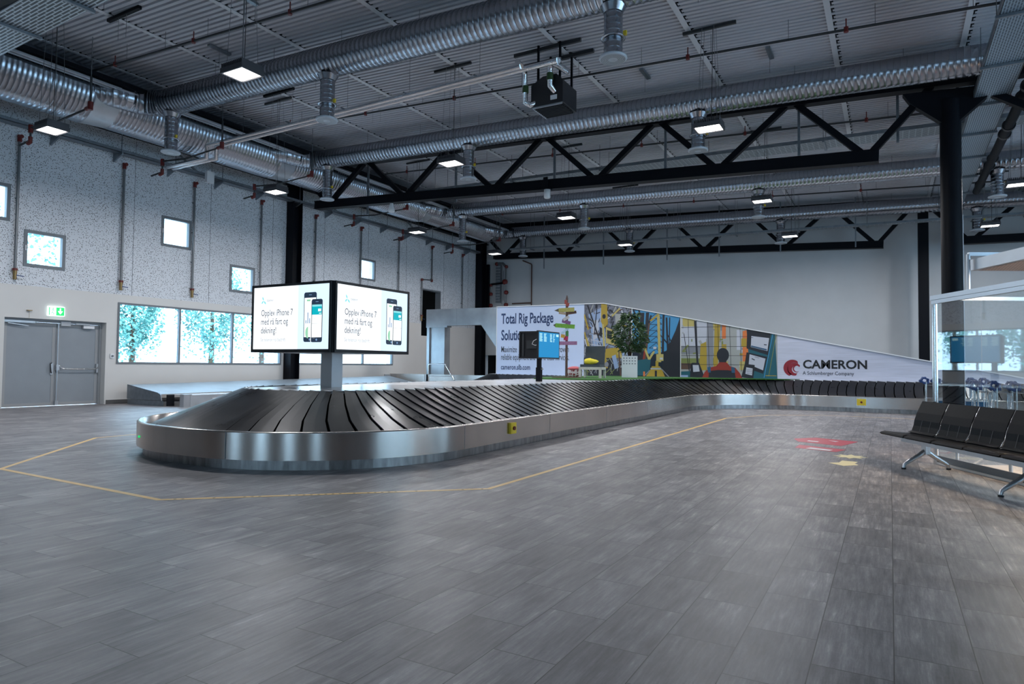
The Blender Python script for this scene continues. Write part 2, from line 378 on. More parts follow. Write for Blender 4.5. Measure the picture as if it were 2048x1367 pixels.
solo(b, 'trim_2', 'dark opening low in the far wall', 'opening', kind='structure')

def window(n, r, mull, label, deep=0.07):
    y0, y1, z0, z1 = r; fw = 0.055 if len(mull) else 0.085
    b = MB(); x0 = XL-0.10; x1 = XL+0.025
    b.box((x0, y0, z0), (x1, y0+fw, z1), framegrey); b.box((x0, y1-fw, z0), (x1, y1, z1), framegrey)
    b.box((x0, y0+fw, z0), (x1, y1-fw, z0+fw), framegrey); b.box((x0, y0+fw, z1-fw), (x1, y1-fw, z1), framegrey)
    for ym in mull: b.box((x0, ym-0.03, z0+fw), (x1-0.02, ym+0.03, z1-fw), framegrey)
    # white outer reveal
    b.box((XL-0.36, y0+0.001, z0), (x0, y0+0.02, z1), whitep); b.box((XL-0.36, y1-0.02, z0), (x0, y1-0.001, z1), whitep)
    b.box((XL-0.36, y0+0.02, z0+0.001), (x0, y1-0.02, z0+0.02), whitep)
    f = solo(b, 'window_%d' % n, label, 'window', kind='structure')
    g = MB(); g.box((XL-0.06, y0+fw, z0+fw), (XL-0.05, y1-fw, z1-fw), glass)
    p = part(g, 'pane', f); p.location = (0,0,0)
    if not len(mull):
        h = MB(); h.beam((XL+0.03, y0+0.04, (z0+z1)/2-0.07), (XL+0.03, y0+0.04, (z0+z1)/2+0.07), 0.02, 0.025, whitep)
        p = part(h, 'window_handle', f); p.location = (0,0,0)
window(1, strips[0], (13.53, 15.55), 'long strip window left of the black wall column')
window(2, strips[1], (20.2, 22.3), 'long strip window behind the screen totem')
window(3, small[0], (), 'small square window cut by the left picture edge')
window(4, small[1], (), 'lower square window above the emergency sign')
window(5, small[2], (), 'upper square window right of the second wall pipe')
window(6, small[3], (), 'small square window just left of the black wall column, partly behind the screens')
window(7, small[4], (), 'small square window above the right hand screen')
b = MB(); b.box((XL-0.6, hatch[0]-0.1, hatch[2]-0.1), (XL-0.3, hatch[1]+0.1, hatch[3]+0.1), louver)
y = hatch[0]
b.box((XL-0.3, hatch[0], hatch[3]-0.07), (XL+0.02, hatch[1], hatch[3]), framegrey); b.box((XL-0.3, hatch[1]-0.06, hatch[2]), (XL+0.02, hatch[1], hatch[3]-0.07), framegrey)
b.box((XL-0.3, hatch[0], hatch[2]), (XL-0.1, hatch[0]+0.05, hatch[3]-0.07), louver)
solo(b, 'window_8', 'tall black recessed hatch in the left wall beside the offset pipe', 'hatch', kind='structure')
# near and right glazing frames
b = MB()
for c_ in (-11.5, -6.5, -1.5, 4.5):
    b.box((c_-0.75, YN-0.1, 0.05), (c_-0.69, YN, 4.9), framegrey); b.box((c_+0.69, YN-0.1, 0.05), (c_+0.75, YN, 4.9), framegrey)
f = solo(b, 'window_9', 'four tall narrow windows behind the camera', 'window', kind='structure'); g = MB()
for c_ in (-11.5, -6.5, -1.5, 4.5): g.box((c_-0.69, YN-0.22, 0.05), (c_+0.69, YN-0.21, 4.9), glass)
part(g, 'pane', f).location = (0,0,0)
b = MB()
for i in range(12): y = 1 + i*2.0; b.box((XR, y-0.04, 0.9), (XR+0.1, y+0.04, 4.3), framegrey)
f = solo(b, 'window_10', 'long glazing in the right wall', 'window', kind='structure'); g = MB(); g.box((XR+0.2, 1, 0.9), (XR+0.21, 23, 4.3), glass); part(g, 'pane', f).location = (0,0,0)

# ---- double door
y0, y1, _, zt = DOOR; ym = 9.93
b = MB(); X = XL-0.28
b.box((X-0.05, y0, 0), (X+0.06, y0+0.07, zt), doorframe); b.box((X-0.05, y1-0.07, 0), (X+0.06, y1, zt), doorframe); b.box((X-0.05, y0+0.07, zt-0.08), (X+0.06, y1-0.07, zt), doorframe)
d = solo(b, 'door_1', 'grey double emergency door with push bar at the left', 'door', kind='structure')
def dpart(mb, nm, lab=None):
    o = part(mb, nm, d, lab); o.location = (0,0,0); return o
for a, c in ((y0+0.075, ym-0.005), (ym+0.005, y1-0.075)):
    q = MB(); q.box((X-0.04, a, 0.012), (X+0.02, c, zt-0.085), doorgrey)
    q.box((X+0.02, a, 0.012), (X+0.028, a+0.09, zt-0.085), doorframe); q.box((X+0.02, c-0.09, 0.012), (X+0.028, c, zt-0.085), doorframe)
    q.box((X+0.02, a+0.09, 0.012), (X+0.028, c-0.09, 0.10), doorframe); q.box((X+0.02, a+0.09, zt-0.18), (X+0.028, c-0.09, zt-0.085), doorframe)
    leaf = dpart(q, 'door_leaf')
q = MB(); q.tube([(X+0.08, ym+0.03, 0.03), (X+0.08, ym+0.03, zt-0.1)], 0.022, alu); q.box((X+0.03, ym-0.01, 0.02), (X+0.11, ym+0.07, 0.14), alu); q.box((X+0.03, ym-0.01, 1.0), (X+0.12, ym+0.07, 1.16), alu); dpart(q, 'locking_rod')
q = MB(); q.tube([(X+0.04, ym+0.09, 1.16), (X+0.12, ym+0.12, 1.06), (X+0.13, ym+0.2, 1.04), (X+0.13, y1-0.2, 1.04), (X+0.12, y1-0.13, 1.06), (X+0.04, y1-0.11, 1.16)], 0.018, chrome); q.box((X+0.03, y1-0.15, 0.93), (X+0.10, y1-0.10, 1.19), alu); dpart(q, 'push_bar', 'polished push bar')
q = MB(); q.box((X+0.03, ym-0.13, 0.88), (X+0.05, ym-0.06, 1.22), alu); q.tube([(X+0.05, ym-0.1, 1.2), (X+0.10, ym-0.12, 1.22), (X+0.11, ym-0.16, 1.18), (X+0.10, ym-0.14, 1.0), (X+0.05, ym-0.1, 0.92)], 0.012, blackpl); dpart(q, 'door_handle')
q = MB(); q.box((X+0.05, 8.6, zt-0.12), (X+0.13, 9.35, zt-0.06), alu); q.beam((X+0.10, 8.7, zt-0.14), (X+0.10, 9.2, zt-0.2), 0.02, 0.02, alu); dpart(q, 'door_closer')
q = MB(); q.box((X+0.05, 10.42, zt-0.10), (X+0.10, 10.8, zt-0.06), alu); q.box((X+0.05, 10.62, zt-0.20), (X+0.12, 10.92, zt-0.11), whitep); dpart(q, 'door_closer')
q = MB(); q.box((X+0.05, ym+0.09, zt-0.15), (X+0.11, ym+0.34, zt-0.03), whitep); dpart(q, 'door_magnet')

# ------------------------------------------------------------------ wall fixtures, left
green = mat('sign_green', (0.02, 0.5, 0.12), 0.4, emit=(0.02, 0.55, 0.14), estr=1.0)
signw = mat('sign_white', (0.9, 0.9, 0.9), 0.4, emit=(0.8, 1.0, 0.95), estr=1.7)
t = thing('exit_sign', (XL+0.05, 9.76, 2.5), 'green and white lit emergency exit sign above the double door', 'sign')
q = MB(); q.box((XL, 9.56, 2.52), (XL+0.06, 9.98, 2.78), signw); part(q, 'light_box', t)
q = MB(); q.box((XL+0.061, 9.76, 2.535), (XL+0.066, 9.97, 2.765), green)
q.add([(XL+0.0672, 9.85, 2.74), (XL+0.0672, 9.88, 2.74), (XL+0.0672, 9.88, 2.66), (XL+0.0672, 9.93, 2.66), (XL+0.0672, 9.865, 2.57), (XL+0.0672, 9.80, 2.66), (XL+0.0672, 9.85, 2.66)], [(0,1,2,6), (3,4,5), (2,3,5,6)], signw)
part(q, 'arrow_field', t)
q = MB(); xx = XL+0.062
q.add([(xx, 9.575, 2.54), (xx, 9.60, 2.54), (xx, 9.60, 2.76), (xx, 9.575, 2.76)], [(0,1,2,3)], green)
for p, r_ in (((9.68, 2.73), 0.018),): q.add([(xx, p[0]+r_*math.cos(a*PI/4), p[1]+r_*math.sin(a*PI/4)) for a in range(8)], [tuple(range(8))], green)
for (a, c) in (((9.68,2.71),(9.67,2.63)), ((9.67,2.63),(9.70,2.59)), ((9.70,2.59),(9.69,2.55)), ((9.67,2.63),(9.64,2.59)), ((9.64,2.59),(9.61,2.58)), ((9.68,2.70),(9.71,2.66)), ((9.68,2.70),(9.64,2.67))):
    q.beam((xx, a[0], a[1]), (xx, c[0], c[1]), 0.003, 0.016, green)
part(q, 'running_figure', t)
q = MB(); q.box((XL, 11.30, 1.36), (XL+0.03, 11.42, 1.50), whitep); q.tube([(XL+0.03, 11.36, 1.43), (XL+0.05, 11.36, 1.43)], 0.03, framegrey)
solo(q, 'door_switch', 'small white round-button switch on the wall between door and strip window', 'switch')
q = MB(); q.box((XL+0.0, 9.05, 2.62), (XL+0.07, 9.17, 2.64), brass); q.tube([(XL+0.03, 9.11, 2.62), (XL+0.03, 9.11, 2.42)], 0.003, brass)
solo(q, 'door_sensor', 'tiny brass bracket with wire above the left door leaf', 'sensor')
q = MB(); q.box((XL+0.44, 13.98, 7.28), (XL+0.56, 14.25, 7.66), whitep)
solo(q, 'wireless_access_point', 'white rectangular box hanging beside the wall cable tray', 'box')

# wall pipes with red fittings
def red_joint(b, p, r=0.05): b.tube([(p[0], p[1], p[2]-r), (p[0], p[1], p[2]+r)], r, redpaint, 10)
ys = [8.71, 11.51, 13.87, 16.6, 19.27, 21.94, 24.54, 27.15, 29.93]
words = ['nearest the left picture edge', 'second from the left', 'touching the upper square window', 'just left of the black wall column', 'first right of the black wall column', 'beside the square window over the right screen', 'between the right screen and the black hatch', 'bent sideways above the black hatch', 'in the far left corner']
for y, wd in zip(ys, words):
    t = thing('wall_pipe', (XL+0.08, y, 3.4), 'grey vertical wall pipe, red top fitting, ' + wd, 'pipe', 'pipes on the speckled wall')
    X = XL+0.09; q = MB()
    if 'bent' in wd: q.tube([(X, y, 7.2), (X, y, 5.55), (X, y-0.75, 5.5), (X, y-0.8, 5.4), (X, y-0.8, 3.7)], 0.035, greypipe, 10); yb = y-0.8
    else: q.tube([(X, y, 7.2), (X, y, 3.7)], 0.035, greypipe, 10); yb = y
    for z in (6.6, 5.6, 4.6): q.box((XL, yb-0.02, z-0.02) if z < 5.4 else (XL, y-0.02, z-0.02), (X, yb+0.02, z+0.02) if z < 5.4 else (X, y+0.02, z+0.02), galvdark)
    part(q, 'pipe', t)
    if 'bent' in wd:
        for y_, z_ in ((y, 5.52), (yb, 5.48)): q = MB(); red_joint(q, (X, y_, z_), 0.06); part(q, 'red_fitting', t, 'dark red elbow at the side bend')
    q = MB(); q.tube([(X, y, 7.12), (X, y, 7.3)], 0.055, redpaint); q.tube([(X, y, 7.25), (X+0.12, y, 7.25)], 0.05, redpaint)
    part(q, 'red_fitting', t, 'dark red coupling at the top')
    q = MB(); q.tube([(X, yb, 3.66), (X, yb, 3.72)], 0.065, redpaint); q.tube([(X, yb, 3.42), (X, yb, 3.66)], [0.04, 0.05], brass); v = part(q, 'valve', t, 'brass drain valve')
    q = MB(); q.beam((X+0.03, yb, 3.54), (X+0.05, yb+0.19, 3.52), 0.015, 0.022, bluep); part(q, 'valve_handle', v, 'small blue lever')

# steel wall columns, far and free-standing columns
def column(x0, x1, y0, y1, zt, label):
    b = MB(); ym = (y0+y1)/2; tk = 0.03
    b.box((x0, y0, 0), (x1, y0+tk, zt), black); b.box((x0, y1-tk, 0), (x1, y1, zt), black); b.box(((x0+x1)/2-0.02, y0+tk, 0), ((x0+x1)/2+0.02, y1-tk, zt), black)
    b.box((x0, y0, 0), (x0+0.03, y1, zt), black)
    solo(b, 'steel_column', label, 'column')
column(XL+0.01, XL+0.40, 17.84, 18.28, roofz(-20), 'black steel column standing against the left wall between the strip windows')
column(XL+0.01, XL+0.42, 31.35, 31.85, roofz(-20), 'black steel column in the far left corner')
t = thing('round_column', (1.22, 18.0, 0), 'tall black round steel column behind the glass booth', 'column')
q = MB(); q.tube([(1.24, 18, 0), (1.24, 18, 7.45)], 0.21, black, 24); part(q, 'shaft', t)
q = MB(); q.prism([(0.30, 18.12, 7.75), (2.05, 18.12, 7.65), (2.05, 18.12, 7.5), (1.42, 18.12, 6.95), (1.06, 18.12, 6.95), (0.45, 18.12, 7.5)], (0, -0.24, 0), black); part(q, 'capital', t)
q = MB(); q.tube([(1.45, 18-0.02, 0), (1.45, 18-0.02, 4.8)], 0.012, whitep, 6); part(q, 'conduit', t)
q = MB(); q.box((1.0, 30.8, 0), (1.36, 31.2, 7.9), black); solo(q, 'square_column', 'black column against the far wall beyond the round column', 'column')

# ------------------------------------------------------------------ roof trusses
def truss(Y, xa, xb, zl, zr, zt_l, zt_r, nodes_b, nodes_t, xend, label):
    t = thing('roof_truss', ((xa+xb)/2, Y, min(zl, zr)-0.15), label, 'truss', 'black roof trusses')
    lin = lambda a, c, X: a + (c-a)*(X-xa)/(xb-xa)
    q = MB(); q.beam((xa, Y, zl), (xb, Y, zr), 0.30, 0.018, black); q.beam((xa, Y, zl+0.28), (xb, Y, zr+0.28), 0.30, 0.018, black); q.beam((xa, Y, zl+0.14), (xb, Y, zr+0.14), 0.24, 0.27, black); part(q, 'bottom_chord', t)
    q = MB(); zz = lambda X: zt_l + (zt_r-zt_l)*(X-xa)/(xb-xa)
    q.beam((XL, Y, zz(XL)), (xend, Y, zz(xend)), 0.28, 0.26, black); part(q, 'top_chord', t)
    for i, bx in enumerate(nodes_b):
        for tx in (nodes_t[i], nodes_t[i+1] if i+1 < len(nodes_t) else None):
            if tx is None: continue
            sgn = 0.12 if tx > bx else -0.12
            q = MB(); q.beam((bx+sgn, Y, lin(zl, zr, bx)+0.26), (tx-sgn, Y, zz(tx)-0.08), 0.15, 0.15, black); part(q, 'diagonal', t)
    return t
NB = [-18.2, -14.6, -11.0, -7.45, -3.95, -0.45]; NT = [-19.9, -16.4, -12.8, -9.2, -5.65, -2.15, 1.0]
truss(18.0, -18.85, -0.2, 7.10, 6.24, 8.72, 7.98, NB, NT, 2.0, 'black roof truss over the middle of the hall with its end at the round column')
truss(31.0, -18.85, -0.2, 7.08, 6.24, 8.85, 8.05, NB, NT, 2.0, 'black roof truss close to the far wall')
truss(4.7, -18.85, -0.2, 7.10, 6.24, 8.72, 7.98, NB, NT, 2.0, 'black roof truss nearest the camera above the view')
t = thing('roof_truss', (7, 31.0, 6.1), 'black roof truss right of the square column by the far wall', 'truss', 'black roof trusses')
q = MB(); q.beam((2.3, 31, 6.32), (12.5, 31, 6.1), 0.3, 0.3, black); part(q, 'bottom_chord', t)
q = MB(); q.beam((1.5, 31, 7.9), (13.3, 31, 7.5), 0.28, 0.26, black); part(q, 'top_chord', t)
for a, c in ((1.4, 2.6), (4.4, 2.9), (4.6, 6.4), (8.2, 6.6), (8.4, 10.0)):
    q = MB(); q.beam((a, 31, 7.8), (c, 31, 6.4), 0.15, 0.15, black); part(q, 'diagonal', t)
t = thing('roof_truss', (7, 18.0, 6.1), 'black roof truss starting right of the round column', 'truss', 'black roof trusses')
q = MB(); q.beam((3.4, 18, 6.32), (12.5, 18, 6.1), 0.3, 0.3, black); part(q, 'bottom_chord', t)
q = MB(); q.beam((2.0, 18, 7.9), (13.3, 18, 7.5), 0.28, 0.26, black); part(q, 'top_chord', t)
for a, c in ((1.7, 3.6), (5.6, 3.8), (5.8, 7.4)):
    q = MB(); q.beam((a, 18, 7.7), (c, 18, 6.4), 0.15, 0.15, black); part(q, 'diagonal', t)
q = MB(); q.box((XL+0.02, YN, 8.15), (XL+0.3, YF, 8.17), black); q.box((XL+0.14, YN, 8.17), (XL+0.18, YF, 8.43), black); q.box((XL+0.02, YN, 8.43), (XL+0.3, YF, 8.45), black)
solo(q, 'edge_beam', 'black steel edge beam running along the top of the left wall', 'beam')

# ------------------------------------------------------------------ ducts
def spiral_pts(pts, r, pitch=0.11, ridge=0.012):
    # resample a polyline, return points/radii with ridges
    P = [Vector(p) for p in pts]; out = []; rad = []
    seg = []; tot = 0
    for i in range(len(P)-1): l = (P[i+1]-P[i]).length; seg.append((tot, l)); tot += l
    n = max(2, int(tot/pitch)); 
    def at(s):
        s = min(max(s, 0), tot-1e-6)
        for (a, l), i in zip(seg, range(len(seg))):
            if a <= s <= a+l: return P[i].lerp(P[i+1], (s-a)/l)
        return P[-1]
    p = tot/n
    for i in range(n):
        for f_, dr in ((0.0, 0), (0.80, 0.0), (0.84, ridge*0.45), (0.93, ridge*0.45), (0.96, 0.0)):
            out.append(at((i+f_)*p)); rad.append(r+dr)
    out.append(at(tot)); rad.append(r)
    return out, rad
def arc(c, a, bvec, r, t0, t1, n=8):
    c = Vector(c); a = Vector(a); bvec = Vector(bvec)
    return [c + a*r*math.cos(t0+(t1-t0)*i/n) + bvec*r*math.sin(t0+(t1-t0)*i/n) for i in range(n+1)]
seam = mat('duct_seam', (0.09, 0.10, 0.115), 0.5, 0.8)
XH = -18.5; ZH = 8.32
t = thing('header_duct', (XH, 12, 7.5), 'fat galvanised spiral main duct running along the left wall under the roof', 'duct')
ends = [(-8.8, 9.35, 0.75), (10.0, 15.45, 0.70), (16.1, 23.6, 0.64), (24.2, 29.6, 0.54)]
for y0, y1, r in ends:
    q = MB(); p, rr = spiral_pts([(XH, y0, ZH), (XH, y1, ZH)], r, 0.11, 0.018); q.tube(p, rr, galv, 32, m2=seam); part(q, 'duct_tube', t)
for ya, yb, ra, rb in ((9.35, 10.0, 0.75, 0.70), (15.45, 16.1, 0.70, 0.64), (23.6, 24.2, 0.64, 0.54)):
    q = MB(); q.tube([(XH, ya, ZH), (XH, yb, ZH)], [ra, rb], steelpale, 28, cap=False); part(q, 'reducer', t)
duct_specs = [
    (10.85, 0.345, None, -0.030, -17.1, 3.6, [(-16.9, 6.93), (-11.1, 6.8), (-4.2, 6.69)], 'nearest to the camera'),
    (16.6, 0.31, None, -0.033, -17.1, 2.0, [(-16.9, 6.93), (-11.05, 6.88), (-4.15, 6.71)], 'just in front of the middle truss'),
    (24.9, 0.30, None, -0.030, -17.3, 9.0, [(-16.85, 6.86), (-10.85, 6.88), (-4.07, 6.67), (2.9, 6.6)], 'behind the middle truss'),
    (30.35, 0.29, None, -0.030, -17.3, 9.0, [(-16.7, 6.97), (-10.85, 6.79), (-4.05, 6.63), (2.9, 6.55)], 'farthest, in front of the far truss')]
z10 = {10.85: 8.13, 16.6: 8.13, 24.9: 8.09, 30.35: 8.05}
disc = mat('diffuser_disc', (0.55, 0.60, 0.66), 0.45, 0.2)
for Yd, r, _, s, x0, x1, drops, wd in duct_specs:
    zc = lambda X: z10[Yd] + s*(X+10)
    t = thing('spiral_duct', (-8, Yd, 7.5), 'galvanised spiral duct crossing the hall, ' + wd, 'duct', 'crossing ventilation ducts')
    q = MB(); x1 = min(x1, 13.0)
    el = arc((x0+0.1, Yd-0.75, zc(x0)), (-1, 0, 0), (0, 1, 0), 0.75, 0, PI/2, 8)
    path = [(XH+0.15, Yd-1.9, ZH), (x0-0.72, Yd-1.05, zc(x0))] + el + [(x1, Yd, zc(x1))]
    p, rr = spiral_pts(path, r, 0.125, 0.014); q.tube(p, rr, galv, 24, m2=seam); part(q, 'main_tube', t)
    q = MB()
    X = x0+2
    while X < x1: q = MB(); q.tube([(X, Yd, zc(X)+r), (X, Yd, roofz(X))], 0.006, greypipe, 5); part(q, 'hanger_rod', t); X += 2.2
    for dx, dz in drops:
        q = MB(); dr = 0.165; pp, rr = spiral_pts([(dx, Yd, zc(dx)-r*0.8), (dx, Yd, dz+0.06)], dr, 0.10, 0.006)
        q.tube(pp, rr, galv, 18, m2=seam); q.tube([(dx, Yd, zc(dx)-r*0.95), (dx, Yd, zc(dx)-r-0.10)], [dr+0.07, dr+0.005], galv, 18, cap=False)
        dt = part(q, 'drop_tube', t)
        q = MB(); q.lathe([(0.0, 0.02), (0.08, 0.0), (0.21, 0.0), (0.235, 0.005), (0.25, 0.025), (0.24, 0.05), (0.17, 0.075)], disc, (dx, Yd, dz-0.01), 28); [q.lathe([(r_, -0.0015), (r_+0.009, -0.0015)], framegrey, (dx, Yd, dz-0.01), 24) for r_ in (0.09, 0.118, 0.146, 0.174, 0.202)]; part(q, 'diffuser', dt)
        q = MB(); q.lathe([(0.175, 0), (0.215, 0.0), (0.215, 0.02), (0.175, 0.02)], galv, (dx, Yd, dz+0.36), 20); q.box((dx+0.19, Yd-0.02, dz+0.38), (dx+0.25, Yd+0.02, dz+0.46), yellow); part(q, 'damper_ring', dt)

# ------------------------------------------------------------------ lamps
lens = mat('lamp_lens', (1, 1, 1), 0.4, emit=(1.0, 0.97, 0.95), estr=5)
lensd = mat('lamp_reflector', (0.8, 0.8, 0.8), 0.3, 0.6)
lampbody = mat('lamp_body', (0.10, 0.10, 0.11), 0.45, 0.6)
def lamp(x, y, label, ang=0.0):
    z = 6.25
    t = thing('high_bay_lamp', (x, y, z), label, 'lamp', 'hanging high bay lamps')
    q = MB(); q.box((x-0.27, y-0.22, z+0.03), (x+0.27, y+0.22, z+0.09), lampbody)
    for i in range(13): xx = x-0.26+i*0.0433; q.box((xx-0.008, y-0.22, z+0.09), (xx+0.008, y+0.22, z+0.17), lampbody)
    q.box((x-0.28, y-0.23, z), (x-0.255, y+0.23, z+0.09), lampbody); q.box((x+0.255, y-0.23, z), (x+0.28, y+0.23, z+0.09), lampbody)
    q.box((x-0.255, y-0.23, z), (x+0.255, y-0.205, z+0.09), lampbody); q.box((x-0.255, y+0.205, z), (x+0.255, y+0.23, z+0.09), lampbody)
    part(q, 'housing', t)
    q = MB()
    for i in range(3):
        for j in range(2):
            cx = x-0.17+i*0.17; cy = y-0.10+j*0.20
            q.box((cx-0.075, cy-0.09, z+0.012), (cx+0.075, cy+0.09, z+0.03), lens)
    part(q, 'led_lenses', t)
    q = MB()
    for dx in (-0.2, 0.2):
        for dy in (-0.16, 0.16): q.tube([(x+dx, y+dy, z+0.16), (x+dx*0.6, y+dy*0.6, roofz(x)-0.05)], 0.005, greypipe, 4)
    q.tube([(x+0.05, y, z+0.16), (x+0.08, y, roofz(x)-0.05)], 0.007, blackpl, 4)
    part(q, 'suspension_wires', t)
    q = MB(); q.box((x-0.55, y-0.03, roofz(x)-0.09), (x+0.55, y+0.03, roofz(x)-0.03), darkpipe); part(q, 'ceiling_rail', t)
    l = bpy.data.lights.new('lamp_light', 'AREA'); l.shape = 'RECTANGLE'; l.size = 0.5; l.size_y = 0.4; l.energy = 150; l.color = (0.95, 0.95, 0.98)
    lo = bpy.data.objects.new('lamp_light', l); C.objects.link(lo); lo.parent = t; lo.location = (0, 0, -0.02)
for x, y, lb in [(-9.7, 7.49, 'high bay lamp hanging nearest the camera, in front of the nearest crossing duct'), (-15.76, 7.39, 'high bay lamp at far left in front of the speckled wall'),
    (-15.57, 13.27, 'high bay lamp near the left wall above the black wall column'), (-9.42, 13.38, 'high bay lamp hanging just left of a duct drop above the middle truss'),
    (-3.25, 13.9, 'bright high bay lamp overlapping the duct drop above the right half of the middle truss'), (-15.52, 19.87, 'high bay lamp by the left wall above the right screen'),
    (-9.44, 20.17, 'high bay lamp below the duct behind the middle truss, left of a drop'), (-3.29, 20.78, 'high bay lamp overlapping the drop of the duct behind the middle truss'),
    (-3.26, 26.85, 'high bay lamp low before the far truss, right of a duct drop'), (-9.42, 25.8, 'high bay lamp before the far truss, left of a duct drop'),
    (-15.39, 25.36, 'high bay lamp in the far left corner'), (3.03, 27.9, 'lower high bay lamp right of the round column'), (3.03, 22.0, 'high bay lamp at the right picture edge')]:
    lamp(x, y, lb)

# ------------------------------------------------------------------ pipes, trays, heater
for Y, x0, x1, lb in ((9.2, -17.9, 12, 'nearest, above the nearest lamp'), (14.3, -17.4, 12, 'passing behind the black heater'), (19.8, -17.2, 12, 'behind the middle truss'), (27.7, -17.6, 12, 'between the two farthest ducts')):
    t = thing('sprinkler_pipe', (-3, Y, 8), 'thin dark sprinkler pipe under the roof, ' + lb, 'pipe', 'sprinkler pipes under the roof')
    q = MB(); q.tube([(x0, Y, roofz(x0)-0.42), (x1, Y, roofz(x1)-0.42)], 0.028, darkpipe, 8)
    X = x0+1.2; k = 0
    q2 = MB(); q3 = MB()
    while X < x1:
        z = roofz(X)-0.42
        if k % 2 == 0: q2 = MB(); q2.tube([(X, Y, z-0.05), (X, Y, z+0.05)], 0.045, redpaint, 8); q2.tube([(X, Y, z), (X, Y, z+0.22)], 0.014, redpaint, 6); part(q2, 'sprinkler_head', t, 'small red sprinkler head')
        q3 = MB(); q3.tube([(X+0.5, Y, z), (X+0.5, Y, roofz(X))], 0.006, greypipe, 5); part(q3, 'hanger', t)
        X += 1.55; k += 1
    part(q, 'pipe', t)
k = 0
for x, y, wd in ((-13.9, 7.4, 'left of the nearest lamp'), (-12.9, 12.2, 'behind the nearest duct on the left'), (-7.4, 15.0, 'left of the heater by the second duct'), (-3.0, 12.0, 'right of the big duct drop'), (-5.2, 15.6, 'above the second duct right of the heater'), (-2.3, 15.6, 'above the second duct near the bright lamp'), (-11.5, 8.9, 'near the upper left seam'), (-14.2, 10.3, 'left over the first duct')):
    t = MB(); z = roofz(x); t.box((x-0.05, y-0.3, z-0.07), (x+0.05, y+0.3, z-0.02), galvdark); t.tube([(x, y, z-0.02), (x, y, z-0.5)], 0.006, greypipe, 4)
    solo(t, 'ceiling_bracket', 'short galvanised bracket on the roof, ' + wd, 'bracket', 'ceiling brackets')
for x, y, wd in ((-14.6, 8.2, 'over the far left lamp'), (-13.2, 11.9, 'behind the first duct'), (-12.9, 14.6, 'over the second duct left'), (-15.0, 12.8, 'over the left wall lamp')):
    t = MB(); z = roofz(x); t.box((x-0.6, y-0.04, z-0.10), (x+0.6, y+0.04, z-0.03), black)
    for dx in (-0.2, 0.1): t.tube([(x+dx, y, z-0.1), (x+dx, y, z-0.6)], 0.005, greypipe, 4)
    solo(t, 'mounting_rail', 'short black mounting rail on the roof deck, ' + wd, 'rail', 'mounting rails')

def tray(name, a, c, wd, ht, m_under, label, cross=0.0, side=galvdark, along='x'):
    t = thing(name, ((a[0]+c[0])/2, (a[1]+c[1])/2, min(a[2], c[2])), label, 'cable tray')
    a = Vector(a); c = Vector(c); d = (c-a); L_ = d.length
    me = MB(); me.box((0, -wd/2, 0), (L_, wd/2, 0.012), m_under)
    o = part(me, 'tray_floor', t); o.location = a - Vector(t.location); o.rotation_euler = Vector((1,0,0)).rotation_difference(d.normalized()).to_euler()
    q = MB(); sd = d.normalized().cross(Vector((0,0,1)))
    for s_ in (-1, 1): q.beam(a+sd*s_*wd/2+Vector((0,0,ht/2)), c+sd*s_*wd/2+Vector((0,0,ht/2)), 0.02, ht, side)
    part(q, 'side_rails', t)
    if cross:
        q = MB(); s_ = cross*0.5
        while s_ < L_:
            p = a + d.normalized()*s_; q = MB(); q.beam(p - sd*(wd/2+0.06) - Vector((0,0,0.03)), p + sd*(wd/2+0.06) - Vector((0,0,0.03)), 0.06, 0.05, galvdark)
            for k_ in (-1, 1): q.tube([p+sd*k_*(wd/2+0.04), (p.x+sd.x*k_*(wd/2+0.04), p.y+sd.y*k_*(wd/2+0.04), roofz(p.x))], 0.008, greypipe, 5)
            part(q, 'support_bar', t); s_ += cross
    return t
tray('cable_tray', (2.02, 6.0, 7.4), (2.02, 29.8, 7.4), 0.68, 0.14, slotA, 'wide perforated cable tray running lengthwise beside the round column', 2.25)
tray('cable_tray', (-18.5, 5.95, 7.35), (3.0, 5.2, 7.2), 0.75, 0.12, slot, 'wide slotted cable tray in the top left corner of the view', 1.9)
tray('cable_tray', (-16.9, 20.95, 8.0), (12, 20.95, 7.54), 0.75, 0.10, slot, 'white slotted cable tray crossing just behind the middle truss', 3.4)
tray('cable_tray', (-17.0, 29.6, 7.2), (12, 29.6, 6.75), 0.3, 0.08, slot, 'narrow cable tray crossing in front of the far truss', 2.5)
# wall tray with consoles
t = thing('wall_cable_tray', (XL+0.3, 12, 7.5), 'long narrow galvanised cable tray bracketed along the speckled left wall', 'cable tray')
q = MB(); q.box((XL+0.12, YN, 7.50), (XL+0.42, 31.2, 7.515), galvdark); q.box((XL+0.41, YN, 7.50), (XL+0.42, 31.2, 7.60), galvdark); q.box((XL+0.12, YN, 7.50), (XL+0.13, 31.2, 7.60), galvdark); part(q, 'tray_floor', t)
y = 9.5; 
for k in range(13):
    q = MB(); q.prism([(XL+0.02, y-0.02, 7.5), (XL+0.48, y-0.02, 7.5), (XL+0.48, y-0.02, 7.44), (XL+0.02, y-0.02, 7.26)], (0, 0.04, 0), galvdark); q.tube([(XL+0.43, y, 7.5), (XL+0.43, y, 8.15)], 0.014, galvdark, 5)
    part(q, 'console', t); y += 1.72
q = MB()
for y in (13.0, 19.4, 24.9): q = MB(); q.beam((XL+0.25, y, 8.1), (XL+0.4, y+0.75, 7.55), 0.05, 0.05, framegrey); part(q, 'brace', t)
